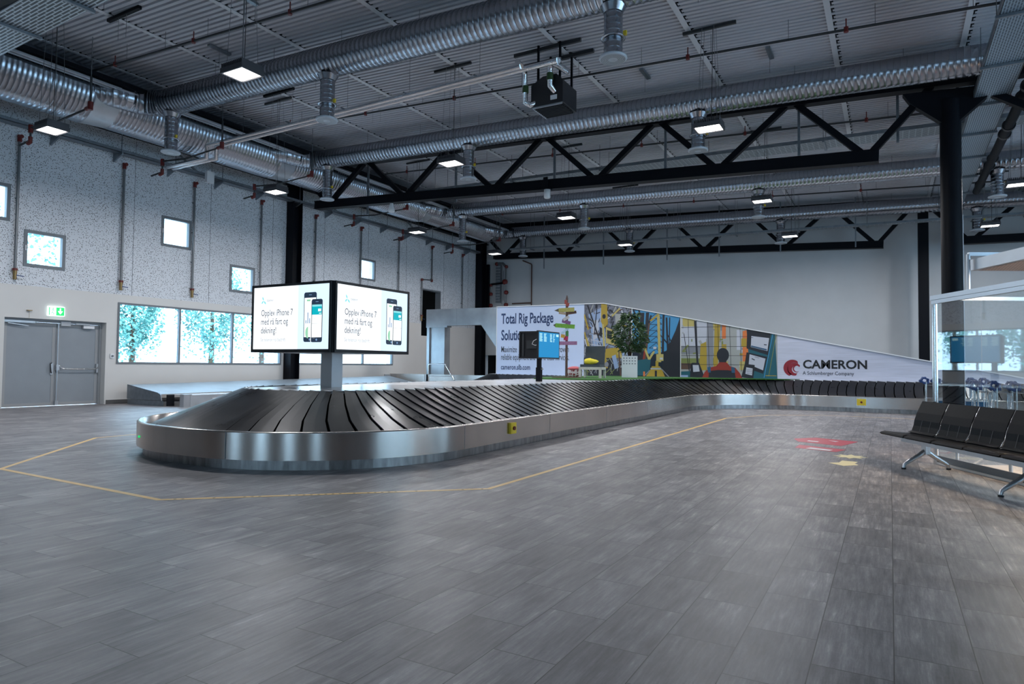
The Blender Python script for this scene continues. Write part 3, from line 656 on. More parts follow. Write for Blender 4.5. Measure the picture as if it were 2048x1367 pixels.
# upper tray pair over main duct
t = thing('upper_cable_tray', (-17.5, 12, 8.3), 'pair of pale cable profiles, shaded side as black strip, above the main duct', 'cable tray')
q = MB()
for dx in (0.0, 0.14): q.box((-17.62+dx, YN, 8.36), (-17.53+dx, 30.5, 8.39), steelpale); q.box((-17.62+dx, YN, 8.39), (-17.61+dx, 30.5, 8.44), steelpale)
part(q, 'profiles', t)
q = MB(); q.box((-17.62, YN, 8.47), (-17.35, 30.5, 8.58), black); part(q, 'shaded_side_strip', t)  # black strip painted in for the tray's shaded side
# branch arms with red fittings
for Y, z, wd in ((8.6, 7.35, 'over the far left lamp'), (12.2, 7.45, 'left of the paired insulated pipes'), (15.6, 7.5, 'by the second crossing duct'), (20.6, 7.45, 'above the left screen'), (23.8, 7.4, 'beside the lamp over the right screen'), (27.8, 7.4, 'near the far left corner')):
    t = thing('pipe_branch', (-18.2, Y, z), 'dark branch pipe, red elbows, below main duct, ' + wd, 'pipe', 'branch pipes with red elbows')
    q = MB(); q.tube([(-16.6, Y, z+0.75), (-16.6, Y, z), (-18.3, Y, z-0.10)], 0.028, darkpipe, 8); q.tube([(-19.4, Y, z-0.02), (-19.4, Y, z-0.35), (-19.95, Y, z-0.4)], 0.028, darkpipe, 8); q.tube([(-18.3, Y, z-0.1), (-19.4, Y, z-0.02)], 0.028, darkpipe, 8); q.tube([(-16.6, Y, z+0.7), (-16.6, Y, roofz(-16.6)-0.01)], 0.010, greypipe, 6); part(q, 'pipe', t)
    q = MB(); q.tube([(-16.6, Y, z-0.06), (-16.6, Y, z+0.13)], 0.06, redpaint); q.tube([(-16.62, Y, z), (-16.78, Y, z-0.01)], 0.05, redpaint); part(q, 'red_elbow', t, 'dark red elbow')
    q = MB(); q.tube([(-19.4, Y, z+0.05), (-19.4, Y, z-0.16)], 0.055, redpaint); q.tube([(-19.4, Y, z-0.26), (-19.4, Y, z-0.4), (-19.52, Y, z-0.42)], 0.05, redpaint); part(q, 'red_elbow', t, 'dark red elbow')

# insulated twin pipes to heater
t = thing('insulated_pipes', (-11, 12.5, 7.5), 'pair of silver foil-wrapped pipes running from the main duct to the black heater', 'pipe')
for k, dy in enumerate((0.0, 0.17)):
    q = MB(); Y = 12.35+dy; zz = 7.62-k*0.02
    q.tube([(-19.2, Y-0.1, 7.24), (-17.35+k*0.2, Y-0.1, 7.24), (-17.35+k*0.2, Y-0.1, zz), (-6.9+k*0.8, Y, 7.75+k*0.02)], 0.062, foil, 12); part(q, 'pipe', t)
q = MB(); 
X = -16
while X < -7.5: q = MB(); q.tube([(X, 12.43, 7.74), (X, 12.43, roofz(X))], 0.006, greypipe, 4); q.box((X-0.02, 12.2, 7.72), (X+0.02, 12.66, 7.75), galvdark); part(q, 'hanger', t); X += 2.0
def heater():
    x0, x1, y0, y1 = -7.12, -6.32, 13.25, 14.0; zb = 7.2; zt = 7.72
    # scaled so that the unit hangs below the roof between the two nearest crossing ducts
    t = thing('unit_heater', (-6.7, 13.6, 7.2), 'black square unit heater hanging from straps under the roof', 'heater')
    q = MB(); q.prism([(x0, y0, zb), (x1, y0, zb), (x1, y0, zb+0.50), (x1-0.16, y0, zb+0.66), (x0+0.3, y0, zb+0.66), (x0, y0, zb+0.50)], (0, y1-y0, 0), blackpl); part(q, 'casing', t)
    q = MB(); q.box((x0+0.04, y0+0.04, zb-0.03), (x1-0.04, y0+0.07, zb), darkpipe)
    for k in range(9): yy = y0+0.06+k*0.078; q.beam((x0+0.05, yy, zb-0.02), (x1-0.05, yy, zb-0.02), 0.02, 0.035, darkpipe)
    q.box((x0+0.02, y0+0.02, zb-0.035), (x0+0.05, y1-0.02, zb), steelpale); q.box((x0+0.05, y0+0.02, zb-0.035), (x1-0.02, y0+0.04, zb), steelpale)
    part(q, 'louvre_grille', t)
    for (x, y) in ((x0+0.15, y0+0.06), (x1-0.1, y0+0.06), (x0+0.15, y1-0.06), (x1-0.1, y1-0.06)):
        q = MB(); q.beam((x, y, zb+0.45), (x, y, roofz(x)), 0.05, 0.04, black); part(q, 'hanging_strap', t)
    q = MB(); q.box((x0-0.55, 13.9, roofz(-6.7)-0.12), (x1+0.45, 13.98, roofz(-6.7)-0.04), darkpipe); q.box((x0-0.5, 13.3, roofz(-6.7)-0.12), (x1+0.4, 13.36, roofz(-6.7)-0.04), darkpipe); part(q, 'ceiling_channel', t)
    q = MB(); q.tube([(-6.9, 12.35, 7.75), (-7.12, 12.6, 8.0), (-7.2, 13.08, 8.02), (-7.24, 13.15, 7.95), (-7.22, 13.16, 7.30), (-7.12, 13.2, 7.24), (-7.05, 13.3, 7.3)], 0.065, foil, 12); part(q, 'inlet_pipe', t, 'silver foil covered inlet pipe')
    q = MB(); q.tube([(-6.1, 12.52, 7.77), (-6.25, 12.9, 7.97), (-6.52, 13.05, 8.05), (-6.58, 13.12, 7.9), (-6.58, 13.14, 7.56), (-6.54, 13.28, 7.48)], 0.068, foil, 12); q.tube([(-6.5, 13.05, 8.05), (-6.15, 13.2, 7.8)], 0.07, foil, 12); part(q, 'outlet_pipe', t, 'silver foil covered outlet pipe')
    gl = mat('green_label', (0.02, 0.06, 0.015), 0.5)
    q = MB(); q.tube([(-7.22, 13.16, 7.52), (-7.22, 13.16, 7.68)], 0.072, gl, 12); part(q, 'pipe_band', t, 'dark green label band')
    q = MB(); q.tube([(-6.58, 13.13, 7.68), (-6.58, 13.125, 7.84)], 0.074, gl, 12); part(q, 'pipe_band', t, 'dark green label band')
    q = MB(); q.box((-6.62, 13.235, 7.28), (-6.46, 13.249, 7.38), whitep); part(q, 'rating_plate', t, 'small white plate')
heater()
# black drain pipe along the right tray
t = thing('drain_pipe', (2.45, 18, 7.1), 'fat black drain pipe with collars running beside the right cable tray', 'pipe')
q = MB(); q.tube([(2.62, 8.0, 7.42), (2.60, 18.2, 7.36), (2.56, 26.9, 7.28)], 0.11, black, 18); part(q, 'pipe', t)
for y in (15.0, 17.5, 18.2, 20.2, 20.9, 23.2, 24.0, 26.3):
    q = MB(); q.tube([(2.6, y-0.05, 7.365), (2.6, y+0.05, 7.36)], 0.145, blackpl, 18); part(q, 'collar', t)
# small fixtures on the truss
t = thing('pendant_fitting', (-8.9, 17.8, 6.5), 'small translucent cylinder clamped to the middle truss by a black bracket', 'fitting')
q = MB(); q.box((-9.12, 17.8, 6.62), (-8.98, 17.84, 7.0), black); q.box((-9.14, 17.7, 6.6), (-8.86, 17.9, 6.64), black); part(q, 'bracket', t)
q = MB(); q.lathe([(0.0, 0.0), (0.08, 0.0), (0.1, 0.03), (0.1, 0.26), (0.0, 0.27)], whitep, (-8.98, 17.8, 6.34), 16); part(q, 'cylinder', t)
q = MB(); q.lathe([(0.0, -0.16), (0.11, -0.13), (0.12, -0.05), (0.06, 0.15), (0.05, 0.24), (0.0, 0.25)], whitep, (-15.2, 18.0, 6.75), 18)
solo(q, 'siren', 'white bell shaped siren hanging under the left part of the middle truss', 'siren')
for i, x in enumerate((-16.6, -12.7, -9.0, -5.5, -2.0, 0.2)):
    q = MB(); q.box((x-0.03, 18.3, 6.75), (x+0.03, 18.36, roofz(x)), galvdark)
    solo(q, 'threaded_hanger', 'slotted steel hanger behind the middle truss, number %s from the left' % ['one', 'two', 'three', 'four', 'five', 'six'][i], 'hanger', 'hangers behind the middle truss')
for i, x in enumerate((-15.6, -12.3, -9.1, -6.7, -4.1, -1.2, 1.9)):
    q = MB(); q.box((x-0.025, 30.6, 6.3), (x+0.025, 30.65, roofz(x)), galvdark)
    solo(q, 'threaded_hanger', 'thin steel hanger in front of the far truss, number %s from the left' % ['one', 'two', 'three', 'four', 'five', 'six', 'seven'][i], 'hanger', 'hangers in front of the far truss')
# valve station and pipes on the far wall
t = thing('valve_station', (-19.4, 32.1, 3.9), 'red and grey sprinkler valve station high in the far left corner', 'valves')
Y = YF-0.20
q = MB(); q.box((-20.02, Y-0.05, 4.35), (-19.86, Y+0.1, 7.0), black); part(q, 'black_downpipe', t, 'black down pipe')
q = MB(); q.box((-19.42, Y+0.02, 4.8), (-19.12, Y+0.19, 6.95), galvdark)
for z in [4.9+0.16*k for k in range(13)]: q.box((-19.41, Y, z), (-19.13, Y+0.02, z+0.03), steelpale)
part(q, 'cable_ladder', t)
for x, za, zb, r in ((-19.72, 4.6, 5.9, 0.035), (-18.75, 4.6, 6.85, 0.05), (-19.0, 4.7, 6.9, 0.02), (-18.9, 4.9, 6.6, 0.02)):
    q = MB(); q.tube([(x, Y, za), (x, Y, zb)], r, greypipe, 10); part(q, 'riser', t)
q = MB(); q.tube([(-19.74, Y, 5.85), (-18.8, Y, 5.9)], 0.055, black, 10); part(q, 'cross_pipe', t); q = MB(); q.tube([(-18.75, Y, 6.8), (-18.95, Y, 7.0), (-19.4, Y, 7.02)], 0.07, greypipe, 10); part(q, 'cross_pipe', t)
for x, z, r in ((-19.72, 5.8, 0.09), (-19.72, 5.3, 0.11), (-19.72, 4.65, 0.12), (-18.8, 5.95, 0.16), (-18.72, 5.35, 0.13), (-18.72, 4.65, 0.13), (-18.72, 6.8, 0.10), (-19.35, 7.0, 0.11)):
    q = MB(); q.lathe([(0, -r), (r*0.8, -r*0.7), (r, 0), (r*0.8, r*0.7), (0, r)], redpaint, (x, Y, z), 12); part(q, 'red_valve', t, 'dark red valve body')
q = MB(); q.tube([(-18.4, YF-0.06, 4.72), (-17.2, YF-0.06, 4.72)], 0.035, copper, 8); q.tube([(-17.75, YF-0.06, 7.1), (-17.22, YF-0.06, 6.88), (-17.18, YF-0.06, 6.8), (-17.18, YF-0.06, 4.45), (-17.1, YF-0.06, 4.38), (-16.05, YF-0.06, 4.42), (-15.95, YF-0.06, 4.3), (-15.95, YF-0.06, 0.2)], 0.035, copper, 8)
solo(q, 'copper_pipe', 'thin brown pipe stepping down the far wall right of the valve station', 'pipe')

# ------------------------------------------------------------------ CAROUSEL
# closed path of the outer lip, interior to the left; ('L', p, q) or ('A', centre, r, a0, a1, convex)
XRt = -5.13; r0 = 2.42; XLt = -10.42; YB = 5.2; YA = 22.3; rc = 3.0; XE = 4.5; WD = 5.3; XW = -13.9
YT = YA + WD; rE = WD/2
PATH = [('L', (XRt, YB+r0), (XRt, YA-rc)), ('A', (XRt+rc, YA-rc), rc, PI, PI/2, False), ('L', (XRt+rc, YA), (XE, YA)),
        ('A', (XE, YA+rE), rE, -PI/2, PI/2, True), ('L', (XE, YT), (XW, YT)), ('A', (XW, YA+rE), rE, PI/2, 1.5*PI, True),
        ('L', (XW, YA), (XLt-rc, YA)), ('A', (XLt-rc, YA-rc), rc, PI/2, 0, False), ('L', (XLt, YA-rc), (XLt, YB+r0)),
        ('A', (XLt+r0, YB+r0), r0, PI, 1.5*PI, True), ('L', (XLt+r0, YB), (XRt-r0, YB)), ('A', (XRt-r0, YB+r0), r0, 1.5*PI, 2*PI, True)]
DM = 0.8
def seglen(s):
    if s[0] == 'L': return math.dist(s[1], s[2])
    return abs(s[4]-s[3])*((s[2]-DM) if s[5] else (s[2]+DM))
LEN = [seglen(s) for s in PATH]; TOT = sum(LEN)
def PT(t, d):
    t = t % TOT
    for s, l in zip(PATH, LEN):
        if t <= l or s is PATH[-1]:
            f = min(t/l, 1) if l > 0 else 0
            if s[0] == 'L':
                (x0, y0), (x1, y1) = s[1], s[2]; dx, dy = (x1-x0)/l, (y1-y0)/l
                return (x0+(x1-x0)*f - dy*d, y0+(y1-y0)*f + dx*d)
            a = s[3]+(s[4]-s[3])*f; r = s[2]-d if s[5] else s[2]+d
            return (s[1][0]+r*math.cos(a), s[1][1]+r*math.sin(a))
        t -= l
NS = 420
gapm = mat('gap_black', (0.002, 0.002, 0.002), 0.9, spec=0.0)
def ring(prof, m, mb, smooth=False, closed=False, t0=0.0, t1=None, n=NS):
    # sweep a (d, z) profile along the path
    t1 = TOT if t1 is None else t1; full = abs((t1-t0)-TOT) < 1e-6
    vs = []; k = len(prof); cnt = n if full else n+1
    for i in range(cnt):
        t = t0+(t1-t0)*i/n
        for d, z in prof: x, y = PT(t, d); vs.append((x, y, z))
    fs = []
    for i in range(n):
        j = (i+1) % cnt
        for c in range(k-1 if not closed else k):
            c2 = (c+1) % k; fs.append((i*k+c, j*k+c, j*k+c2, i*k+c2))
    mb.add(vs, fs, m, smooth)
t = thing('baggage_carousel', (-7.8, 14.0, 0), 'large T shaped stainless baggage carousel with sloping black slats', 'carousel')
q = MB(); ring([(0.0, 0.125), (0.0, 0.1255), (0.0, 0.448), (0.0, 0.450), (0.012, 0.463), (0.04, 0.465), (0.052, 0.455), (0.055, 0.20)], steel, q, True); ring([(0.0, 0.125), (0.07, 0.125)], steelkick, q); part(q, 'steel_fender', t, 'brushed steel bumper band')
q = MB(); ring([(0.085, 0.0), (0.085, 0.16)], steelkick, q); part(q, 'kick_plate', t, 'darker scuffed kick plate')
q = MB(); ring([(0.055, 0.22), (0.13, 0.22), (0.17, 0.33), (1.44, 0.84)], gapm, q); part(q, 'inner_trough', t)
q = MB(); pitch = 0.255; n = int(TOT/pitch); pitch = TOT/n
D0, Z0, D1, Z1 = 0.15, 0.375, 1.42, 0.90
for i in range(n):
    ta = i*pitch; tb = (i+1)*pitch - 0.026
    vs = []; nd = 4; nt_ = 3
    for a in range(nt_):
        f = a/(nt_-1); t_ = ta + (tb-ta)*f
        for c in range(nd):
            g = c/(nd-1); d = D0+(D1-D0)*g; z = Z0+(Z1-Z0)*g + 0.014*(1-f); x, y = PT(t_ - 0.10*math.sin(g*PI)*0.6, d); vs.append((x, y, z))
    fs = [(a*nd+c, (a+1)*nd+c, (a+1)*nd+c+1, a*nd+c+1) for a in range(nt_-1) for c in range(nd-1)]
    q.add(vs, fs, rubber, False)
    # leading edge drop and bottom edge
    e = [vs[c] for c in range(nd)]; lo = [(x, y, z-0.022) for x, y, z in e]
    q.add(e+lo, [(c, c+1, nd+c+1, nd+c) for c in range(nd-1)], rubber)
    e = [vs[a*nd] for a in range(nt_)]; lo = [(x, y, z-0.03) for x, y, z in e]
    q.add(e+lo, [(c, nt_+c, nt_+c+1, c+1) for c in range(nt_-1)], rubber)
sb = part(q, 'slat_belt', t, 'overlapping black rubber slats')
q = MB(); ring([(1.40, 0.86), (1.40, 0.905), (1.46, 0.905), (1.46, 0.885)], steelpale, q, True); part(q, 'deck_rim', t)
vs = [(*PT(TOT*i/260, 1.45), 0.893) for i in range(260)]
q = MB(); q.add(vs, [tuple(range(260))], deckm); part(q, 'deck', t, 'glossy white laminate top')
q = MB(); z = 0.893
for y in (9.9, 12.4): q.box((-8.97, y, z), (-6.6, y+0.008, z+0.002), framegrey)
part(q, 'deck_joints', t)
# panel joints of the fender
q = MB(); 
for y in (7.7, 10.35, 13.0, 15.7): q.box((XRt-0.004, y, 0.13), (XRt+0.0015, y+0.008, 0.455), framegrey)
for X in (-0.9, 1.2): q.box((X, YA-0.0015, 0.13), (X+0.008, YA+0.004, 0.455), framegrey)
for ang in (-76, -116):
    a = math.radians(ang); cx = XRt-r0; cy = YB+r0; q.box((cx+r0*math.cos(a)-0.003, cy+r0*math.sin(a)-0.003, 0.13), (cx+r0*math.cos(a)+0.003, cy+r0*math.sin(a)+0.003, 0.455), framegrey)
part(q, 'fender_joints', t)
def stop(xyz, nrm, w_, h_):
    x, y, z = xyz; q = MB()
    if nrm == 'x':
        q.box((x, y-w_/2, z-h_/2), (x+0.035, y+w_/2, z+h_/2), yellow); q.box((x+0.035, y-w_*0.36, z-h_*0.38), (x+0.037, y+w_*0.36, z+h_*0.38), yellow)
        b2 = MB(); b2.tube([(x+0.035, y, z), (x+0.06, y, z)], 0.03, redpaint, 14)
    else:
        q.box((x-w_/2, y-0.035, z-h_/2), (x+w_/2, y, z+h_/2), yellow)
        b2 = MB(); b2.tube([(x, y-0.035, z), (x, y-0.06, z)], 0.03, redpaint, 14)
    bx = part(q, 'emergency_stop', t, 'yellow stop box'); part(b2, 'stop_button', bx, 'dark red button')
stop((XRt, 9.02, 0.315), 'x', 0.17, 0.17); stop((-0.75, YA, 0.30), 'y', 0.24, 0.19)
q = MB(); a = math.radians(249); cx = XLt+r0; cy = YB+r0
q.lathe([(0, 0.018), (0.014, 0.012), (0.018, 0)], green, (0, 0, 0), 10); q.v = [(cx+(r0+z_)*math.cos(a)+x_*math.sin(a), cy+(r0+z_)*math.sin(a)-x_*math.cos(a), 0.27+y_) for x_, y_, z_ in q.v]
part(q, 'green_button', t, 'tiny green button')
# artificial lawn on the deck
q = MB(); q.box((-8.9, 16.9, 0.896), (-6.62, 23.78, 0.925), grass); q.box((-9.6, 20.0, 0.896), (-8.9, 23.78, 0.925), grass); q.prism([(-6.62, 19.4, 0.896), (-6.62, 23.78, 0.896), (-2.6, 23.78, 0.896), (-4.9, 22.6, 0.896), (-6.0, 21.2, 0.896)], (0, 0, 0.029), grass)
q.prism([(-9.6, 18.9, 0.896), (-8.9, 16.9, 0.896), (-8.9, 20.0, 0.896), (-9.6, 20.0, 0.896)], (0, 0, 0.029), grass)
solo(q, 'artificial_lawn', 'green artificial lawn laid on the far part of the carousel top', 'lawn')

# ------------------------------------------------------------------ side conveyor along the left wall
trough = mat('trough_steel', (0.30, 0.32, 0.34), 0.5, 0.5, noise=0.1, nscale=2)
t = thing('side_conveyor', (-18.8, 18, 0), 'low grey steel conveyor trough running along the left wall under the windows', 'conveyor')
Y0 = 11.62; Y1 = 23.6
q = MB()
q.add([(XL+0.45, Y0, 0.58), (XL+0.45, Y1, 0.73), (-18.25, Y1, 0.42), (-18.25, Y0, 0.34)][::1], [(0,1,2,3)], trough); q.prism([(XL+0.44, Y0, 0.16), (XL+0.44, Y0, 0.59), (-18.35, Y0, 0.39), (-18.2, Y0, 0.32), (-18.16, Y0, 0.16)], (0, -0.03, 0), galvdark)
q.prism([(XL+0.44, Y0, 0.0), (XL+0.44, Y0, 0.15), (-18.1, Y0, 0.15), (-18.1, Y0, 0.0)], (0, -0.01, 0), galvdark)
part(q, 'sloped_back_panel', t)
q = MB(); q.box((-18.2, Y0+0.3, 0.30), (-17.35, Y1, 0.33), deckm); part(q, 'belt', t, 'pale reflective belt')
q = MB(); q.box((-17.35, Y0+0.3, 0.0), (-17.31, Y1, 0.335), steelpale); q.box((-17.31, Y0+1.0, 0.19), (-17.30, Y0+3.2, 0.24), deckm); part(q, 'front_panel', t)
q = MB(); q.box((-17.5, Y0+0.1, 0), (-17.32, Y0+0.35, 0.36), alu); part(q, 'end_post', t, 'pale metal end post')
q = MB(); q.box((-18.12, Y0+0.1, 0), (-18.05, Y0+0.3, 0.33), blackpl); part(q, 'end_post', t)
q = MB(); q.box((-20.2, 24.0, 0.0), (-14.6, 24.04, 0.83), steel); q.box((-20.2, 23.6, 0.0), (-20.16, 24.0, 0.8), steelpale)
for x in (-18.2, -16.6): q.box((x, 23.985, 0.0), (x+0.02, 24.0, 0.83), chrome)
solo(q, 'steel_barrier_panel', 'low brushed steel panels under the steel portal behind the carousel', 'panel')
q = MB(); Yr = 21.3; 
q.tube([(-15.95, Yr, 0.0), (-15.95, Yr, 1.24), (-15.9, Yr, 1.29), (-15.2, Yr, 1.30), (-15.14, Yr, 1.27), (-14.62, Yr, 0.55), (-14.62, Yr, 0.0)], 0.022, chrome, 10); q.tube([(-15.95, Yr, 0.82), (-14.82, Yr, 0.82)], 0.02, chrome, 8)
solo(q, 'handrail', 'small polished steel tube handrail behind the carousel top', 'handrail')

# ------------------------------------------------------------------ steel portal and advertising wall
YW = 24.0
portalm = mat('portal_steel', (0.30, 0.32, 0.34), 0.35, 0.8, noise=0.2, nscale=1.2)
t = thing('steel_portal', (-16.5, YW, 0), 'brushed steel clad portal left of the advertising wall', 'portal')
q = MB()
q.prism([(-18.14, YW, 2.92), (-18.14, YW, 3.74), (-14.45, YW, 3.72), (-14.45, YW, 2.02), (-15.22, YW, 2.99), (-17.0, YW, 2.99), (-17.0, YW, 2.92)], (0, 0.35, 0), portalm)
q.box((-16.5, YW-0.003, 2.99), (-16.49, YW, 3.73), framegrey)
part(q, 'fascia', t)
q = MB(); q.box((-18.1, YW+0.0, 0), (-17.96, YW+0.5, 2.92), portalm); q.box((-17.96, YW+0.08, 0), (-17.18, YW+0.5, 2.92), portalm); part(q, 'left_leg', t)
t = thing('advertising_wall', (-7, YW, 0.87), 'long printed advertising wall with sloping top standing on the carousel', 'billboard')
ztop = lambda X: 3.72 + (X+14.45)/(-9.6+14.45)*(3.70-3.72) if X < -9.6 else 3.70 + (X+9.6)*(1.53-3.70)/(1.06+9.6)
TK = 0.28
def slab(x0, x1, m, nm, lab):
    x0 = max(x0, -14.44)
    q = MB(); pts = [(x0, YW, 0.9), (x1, YW, 0.9), (x1, YW, ztop(x1))] + ([(-9.6, YW, ztop(-9.6))] if x0 < -9.6 < x1 else []) + [(x0, YW, ztop(x0))]
    q.prism(pts, (0, TK, 0), m); o = part(q, nm, t, lab); return o
p_text = slab(-14.45, -10.43, bluepale, 'text_panel', 'pale blue panel with dark blue lettering')
p_ph1 = slab(-10.43, -8.47, mat('rig_photo_base', (0.12, 0.13, 0.17), 0.45, noise=0.9, nscale=5), 'photo_panel', 'photo print of yellow drilling machinery')
p_ph2 = slab(-8.47, -6.62, mat('tower_photo_base', (0.004, 0.012, 0.028), 0.4), 'photo_panel', 'photo print of a yellow crane in a dark drill tower')
p_ph3 = slab(-6.62, -3.32, mat('cabin_photo_base', (0.30, 0.31, 0.26), 0.45, noise=0.6, nscale=4), 'photo_panel', 'photo print of an operator seen from behind at his screens')
p_logo = slab(-3.32, 4.0, silverp, 'logo_panel', 'silver panel with red and black company logo')
q = MB(); q.beam((-14.44, YW+TK/2-0.02, 3.73), (-9.6, YW+TK/2-0.02, 3.71), TK+0.06, 0.03, whitep); q.beam((-9.6, YW+TK/2-0.02, 3.71), (4.0, YW+TK/2-0.02, ztop(4.0)+0.01), TK+0.06, 0.03, whitep)
q.box((-8.485, YW-0.012, 0.9), (-8.455, YW, ztop(-8.47)), whitep); q.box((-6.63, YW-0.012, 0.9), (-6.61, YW, ztop(-6.62)), whitep); q.box((-14.44, YW-0.14, 0.875), (4.0, YW+TK, 0.90), whitep); q.box((-14.445, YW-0.01, 0.9), (-14.42, YW, 3.72), whitep)
part(q, 'edge_trim', t, 'white edge trim')
UX = (1, 0, 0); UZ = (0, 0, 1); PY = YW-0.004
q = MB()
text(q, 'Total Rig Package', 0.60, (-14.21, PY, 3.02), UX, UZ, navy, 0.022, 0.57)
text(q, 'Solutions', 0.60, (-14.21, PY, 2.33), UX, UZ, navy, 0.022, 0.57)
text(q, 'Maximize', 0.36, (-14.21, PY, 1.82), UX, UZ, greyink, 0.004, 0.56)
text(q, 'proven', 0.36, (-11.65, PY, 1.82), UX, UZ, greyink, 0.004, 0.56)
text(q, 'reliable equipment and world-class services.', 0.36, (-14.21, PY, 1.50), UX, UZ, greyink, 0.004, 0.492)
text(q, 'cameron.slb.com', 0.30, (-14.21, PY, 1.10), UX, UZ, navy, 0.015, 0.68)
part(q, 'lettering', p_text)
q = MB()
text(q, 'CAMERON', 0.385, (-2.53, PY, 1.29), UX, UZ, blackink, 0.028, 1.02)
text(q, 'A Schlumberger Company', 0.165, (-2.53, PY, 1.075), UX, UZ, greyink, 0.006, 0.86)
def crescent(b, cx, cz, ro, ri, ox, oz, a0, a1, m, n=18):
    vo = [(cx+ro*math.cos(a0+(a1-a0)*i/n), PY, cz+ro*math.sin(a0+(a1-a0)*i/n)) for i in range(n+1)]
    vi = [(cx+ox+ri*math.cos(a0+(a1-a0)*i/n), PY, cz+oz+ri*math.sin(a0+(a1-a0)*i/n)) for i in range(n+1)]
    b.add(vo+vi, [(i, i+1, n+1+i+1, n+1+i) for i in range(n)], m)
crescent(q, -2.85, 1.29, 0.28, 0.20, 0.06, -0.02, math.radians(55), math.radians(250), redink)
crescent(q, -2.79, 1.25, 0.215, 0.13, 0.055, -0.005, math.radians(35), math.radians(285), redink)
crescent(q, -2.72, 1.27, 0.12, 0.10, 0.02, 0.0, math.radians(100), math.radians(300), redink)
part(q, 'logo_lettering', p_logo)
# clipped flat shapes for the prints
def clip(poly, x0, x1):
    def cut(P, f):
        out = []
        for i in range(len(P)):
            a, c = P[i], P[(i+1) % len(P)]; fa, fc = f(a), f(c)
            if fa >= 0: out.append(a)
            if (fa >= 0) != (fc >= 0): k = fa/(fa-fc); out.append((a[0]+(c[0]-a[0])*k, a[1]+(c[1]-a[1])*k))
        return out
    lim = [lambda p: p[0]-x0, lambda p: x1-p[0], lambda p: p[1]-0.905, lambda p: 3.70-p[1], lambda p: (3.70+(p[0]+9.6)*(1.53-3.70)/(1.06+9.6))-0.01-p[1]]
    for f in lim:
        poly = cut(poly, f)
        if len(poly) < 3: return None
    return poly
class Print:
    def __init__(s, x0, x1, a=0.0, k=1.0): s.b = MB(); s.k = 0; s.x0 = x0; s.x1 = x1; s.a = a; s.s = k
    def poly(s, P, m):
        P = [(s.x0 + (x - s.a)*s.s, z) if s.s != 1.0 else (x, z) for x, z in P]
        P = clip(P, s.x0, s.x1)
        if P is None: return
        s.k += 1; y = YW - 0.002 - s.k*0.00006
        ar = sum(P[i][0]*P[(i+1) % len(P)][1]-P[(i+1) % len(P)][0]*P[i][1] for i in range(len(P)))
        if ar < 0: P = P[::-1]
        s.b.add([(x, y, z) for x, z in P], [tuple(range(len(P)))], m)
    def line(s, x0, z0, x1, z1, w_, m, w2=None):
        w2 = w_ if w2 is None else w2
        dx, dz = x1-x0, z1-z0; l = math.hypot(dx, dz) or 1; nx, nz = -dz/l/2, dx/l/2
        s.poly([(x0+nx*w_, z0+nz*w_), (x0-nx*w_, z0-nz*w_), (x1-nx*w2, z1-nz*w2), (x1+nx*w2, z1+nz*w2)], m)
    def disc(s, x, z, r, m, rz=None, n=14): s.poly([(x+r*math.cos(2*PI*i/n), z+(rz or r)*math.sin(2*PI*i/n)) for i in range(n)], m)
    def rect(s, x0, z0, x1, z1, m): s.poly([(x0, z0), (x1, z0), (x1, z1), (x0, z1)], m)
ink = lambda n, c: mat('print_'+n, c, 0.45)
Yl = ink('yellow', (0.36, 0.25, 0.03)); Yp = ink('pale_yellow', (0.44, 0.36, 0.12)); Gy = ink('grey', (0.20, 0.21, 0.24)); Gd = ink('dark', (0.012, 0.014, 0.022)); Bl = ink('sky', (0.05, 0.25, 0.48)); Wh = ink('white', (0.45, 0.47, 0.54)); Lb = ink('ice', (0.25, 0.34, 0.52)); Br = ink('brown', (0.10, 0.055, 0.04)); Rd = ink('red', (0.25, 0.025, 0.015)); Or = ink('orange', (0.60, 0.16, 0.04)); Ol = ink('olive', (0.17, 0.20, 0.06)); Tl = ink('teal', (0.01, 0.09, 0.12)); Gl = ink('light_grey', (0.32, 0.33, 0.32)); Sk = ink('strap_blue', (0.02, 0.08, 0.16))
# print 1: machinery
P1 = Print(-10.43, -8.49, -10.43, 0.81); rr = random.Random(3)
P1.poly([(-10.2, 3.3), (-9.4, 3.6), (-9.3, 2.0), (-9.9, 1.8)], Lb); P1.poly([(-10.0, 3.0), (-9.7, 3.1), (-9.65, 2.4), (-9.95, 2.3)], Wh)
for _ in range(170):
    x = rr.uniform(-10.4, -7.5); z = rr.uniform(0.9, 3.6); a = rr.uniform(0, PI); l = rr.uniform(0.08, 0.4)
    P1.line(x, z, x+l*math.cos(a), z+l*math.sin(a), rr.uniform(0.02, 0.07), rr.choice([Gd, Gd, Gy, Wh, Lb, Yl, Br, Gl]))
P1.poly([(-10.43, 1.6), (-9.4, 1.9), (-8.6, 1.2), (-8.02, 1.5), (-8.02, 0.9), (-10.43, 0.9)], Gd)
for _ in range(30):
    x = rr.uniform(-10.4, -8.1); z = rr.uniform(0.9, 1.7); a = rr.uniform(0, PI); P1.line(x, z, x+0.3*math.cos(a), z+0.3*math.sin(a), 0.03, rr.choice([Br, Gy, Gl, Ol]))
P1.line(-10.25, 3.65, -9.45, 1.9, 0.07, Gd); P1.line(-9.75, 3.65, -9.9, 2.5, 0.04, Gd); P1.line(-10.43, 3.3, -10.2, 2.7, 0.08, Yl)
P1.line(-10.4, 2.6, -10.1, 1.7, 0.07, Yl); P1.line(-10.3, 2.4, -9.95, 1.6, 0.05, Yp)
for i in range(4): P1.line(-10.05+i*0.15, 2.35-i*0.03, -9.95+i*0.15, 1.75-i*0.02, 0.03, Wh)
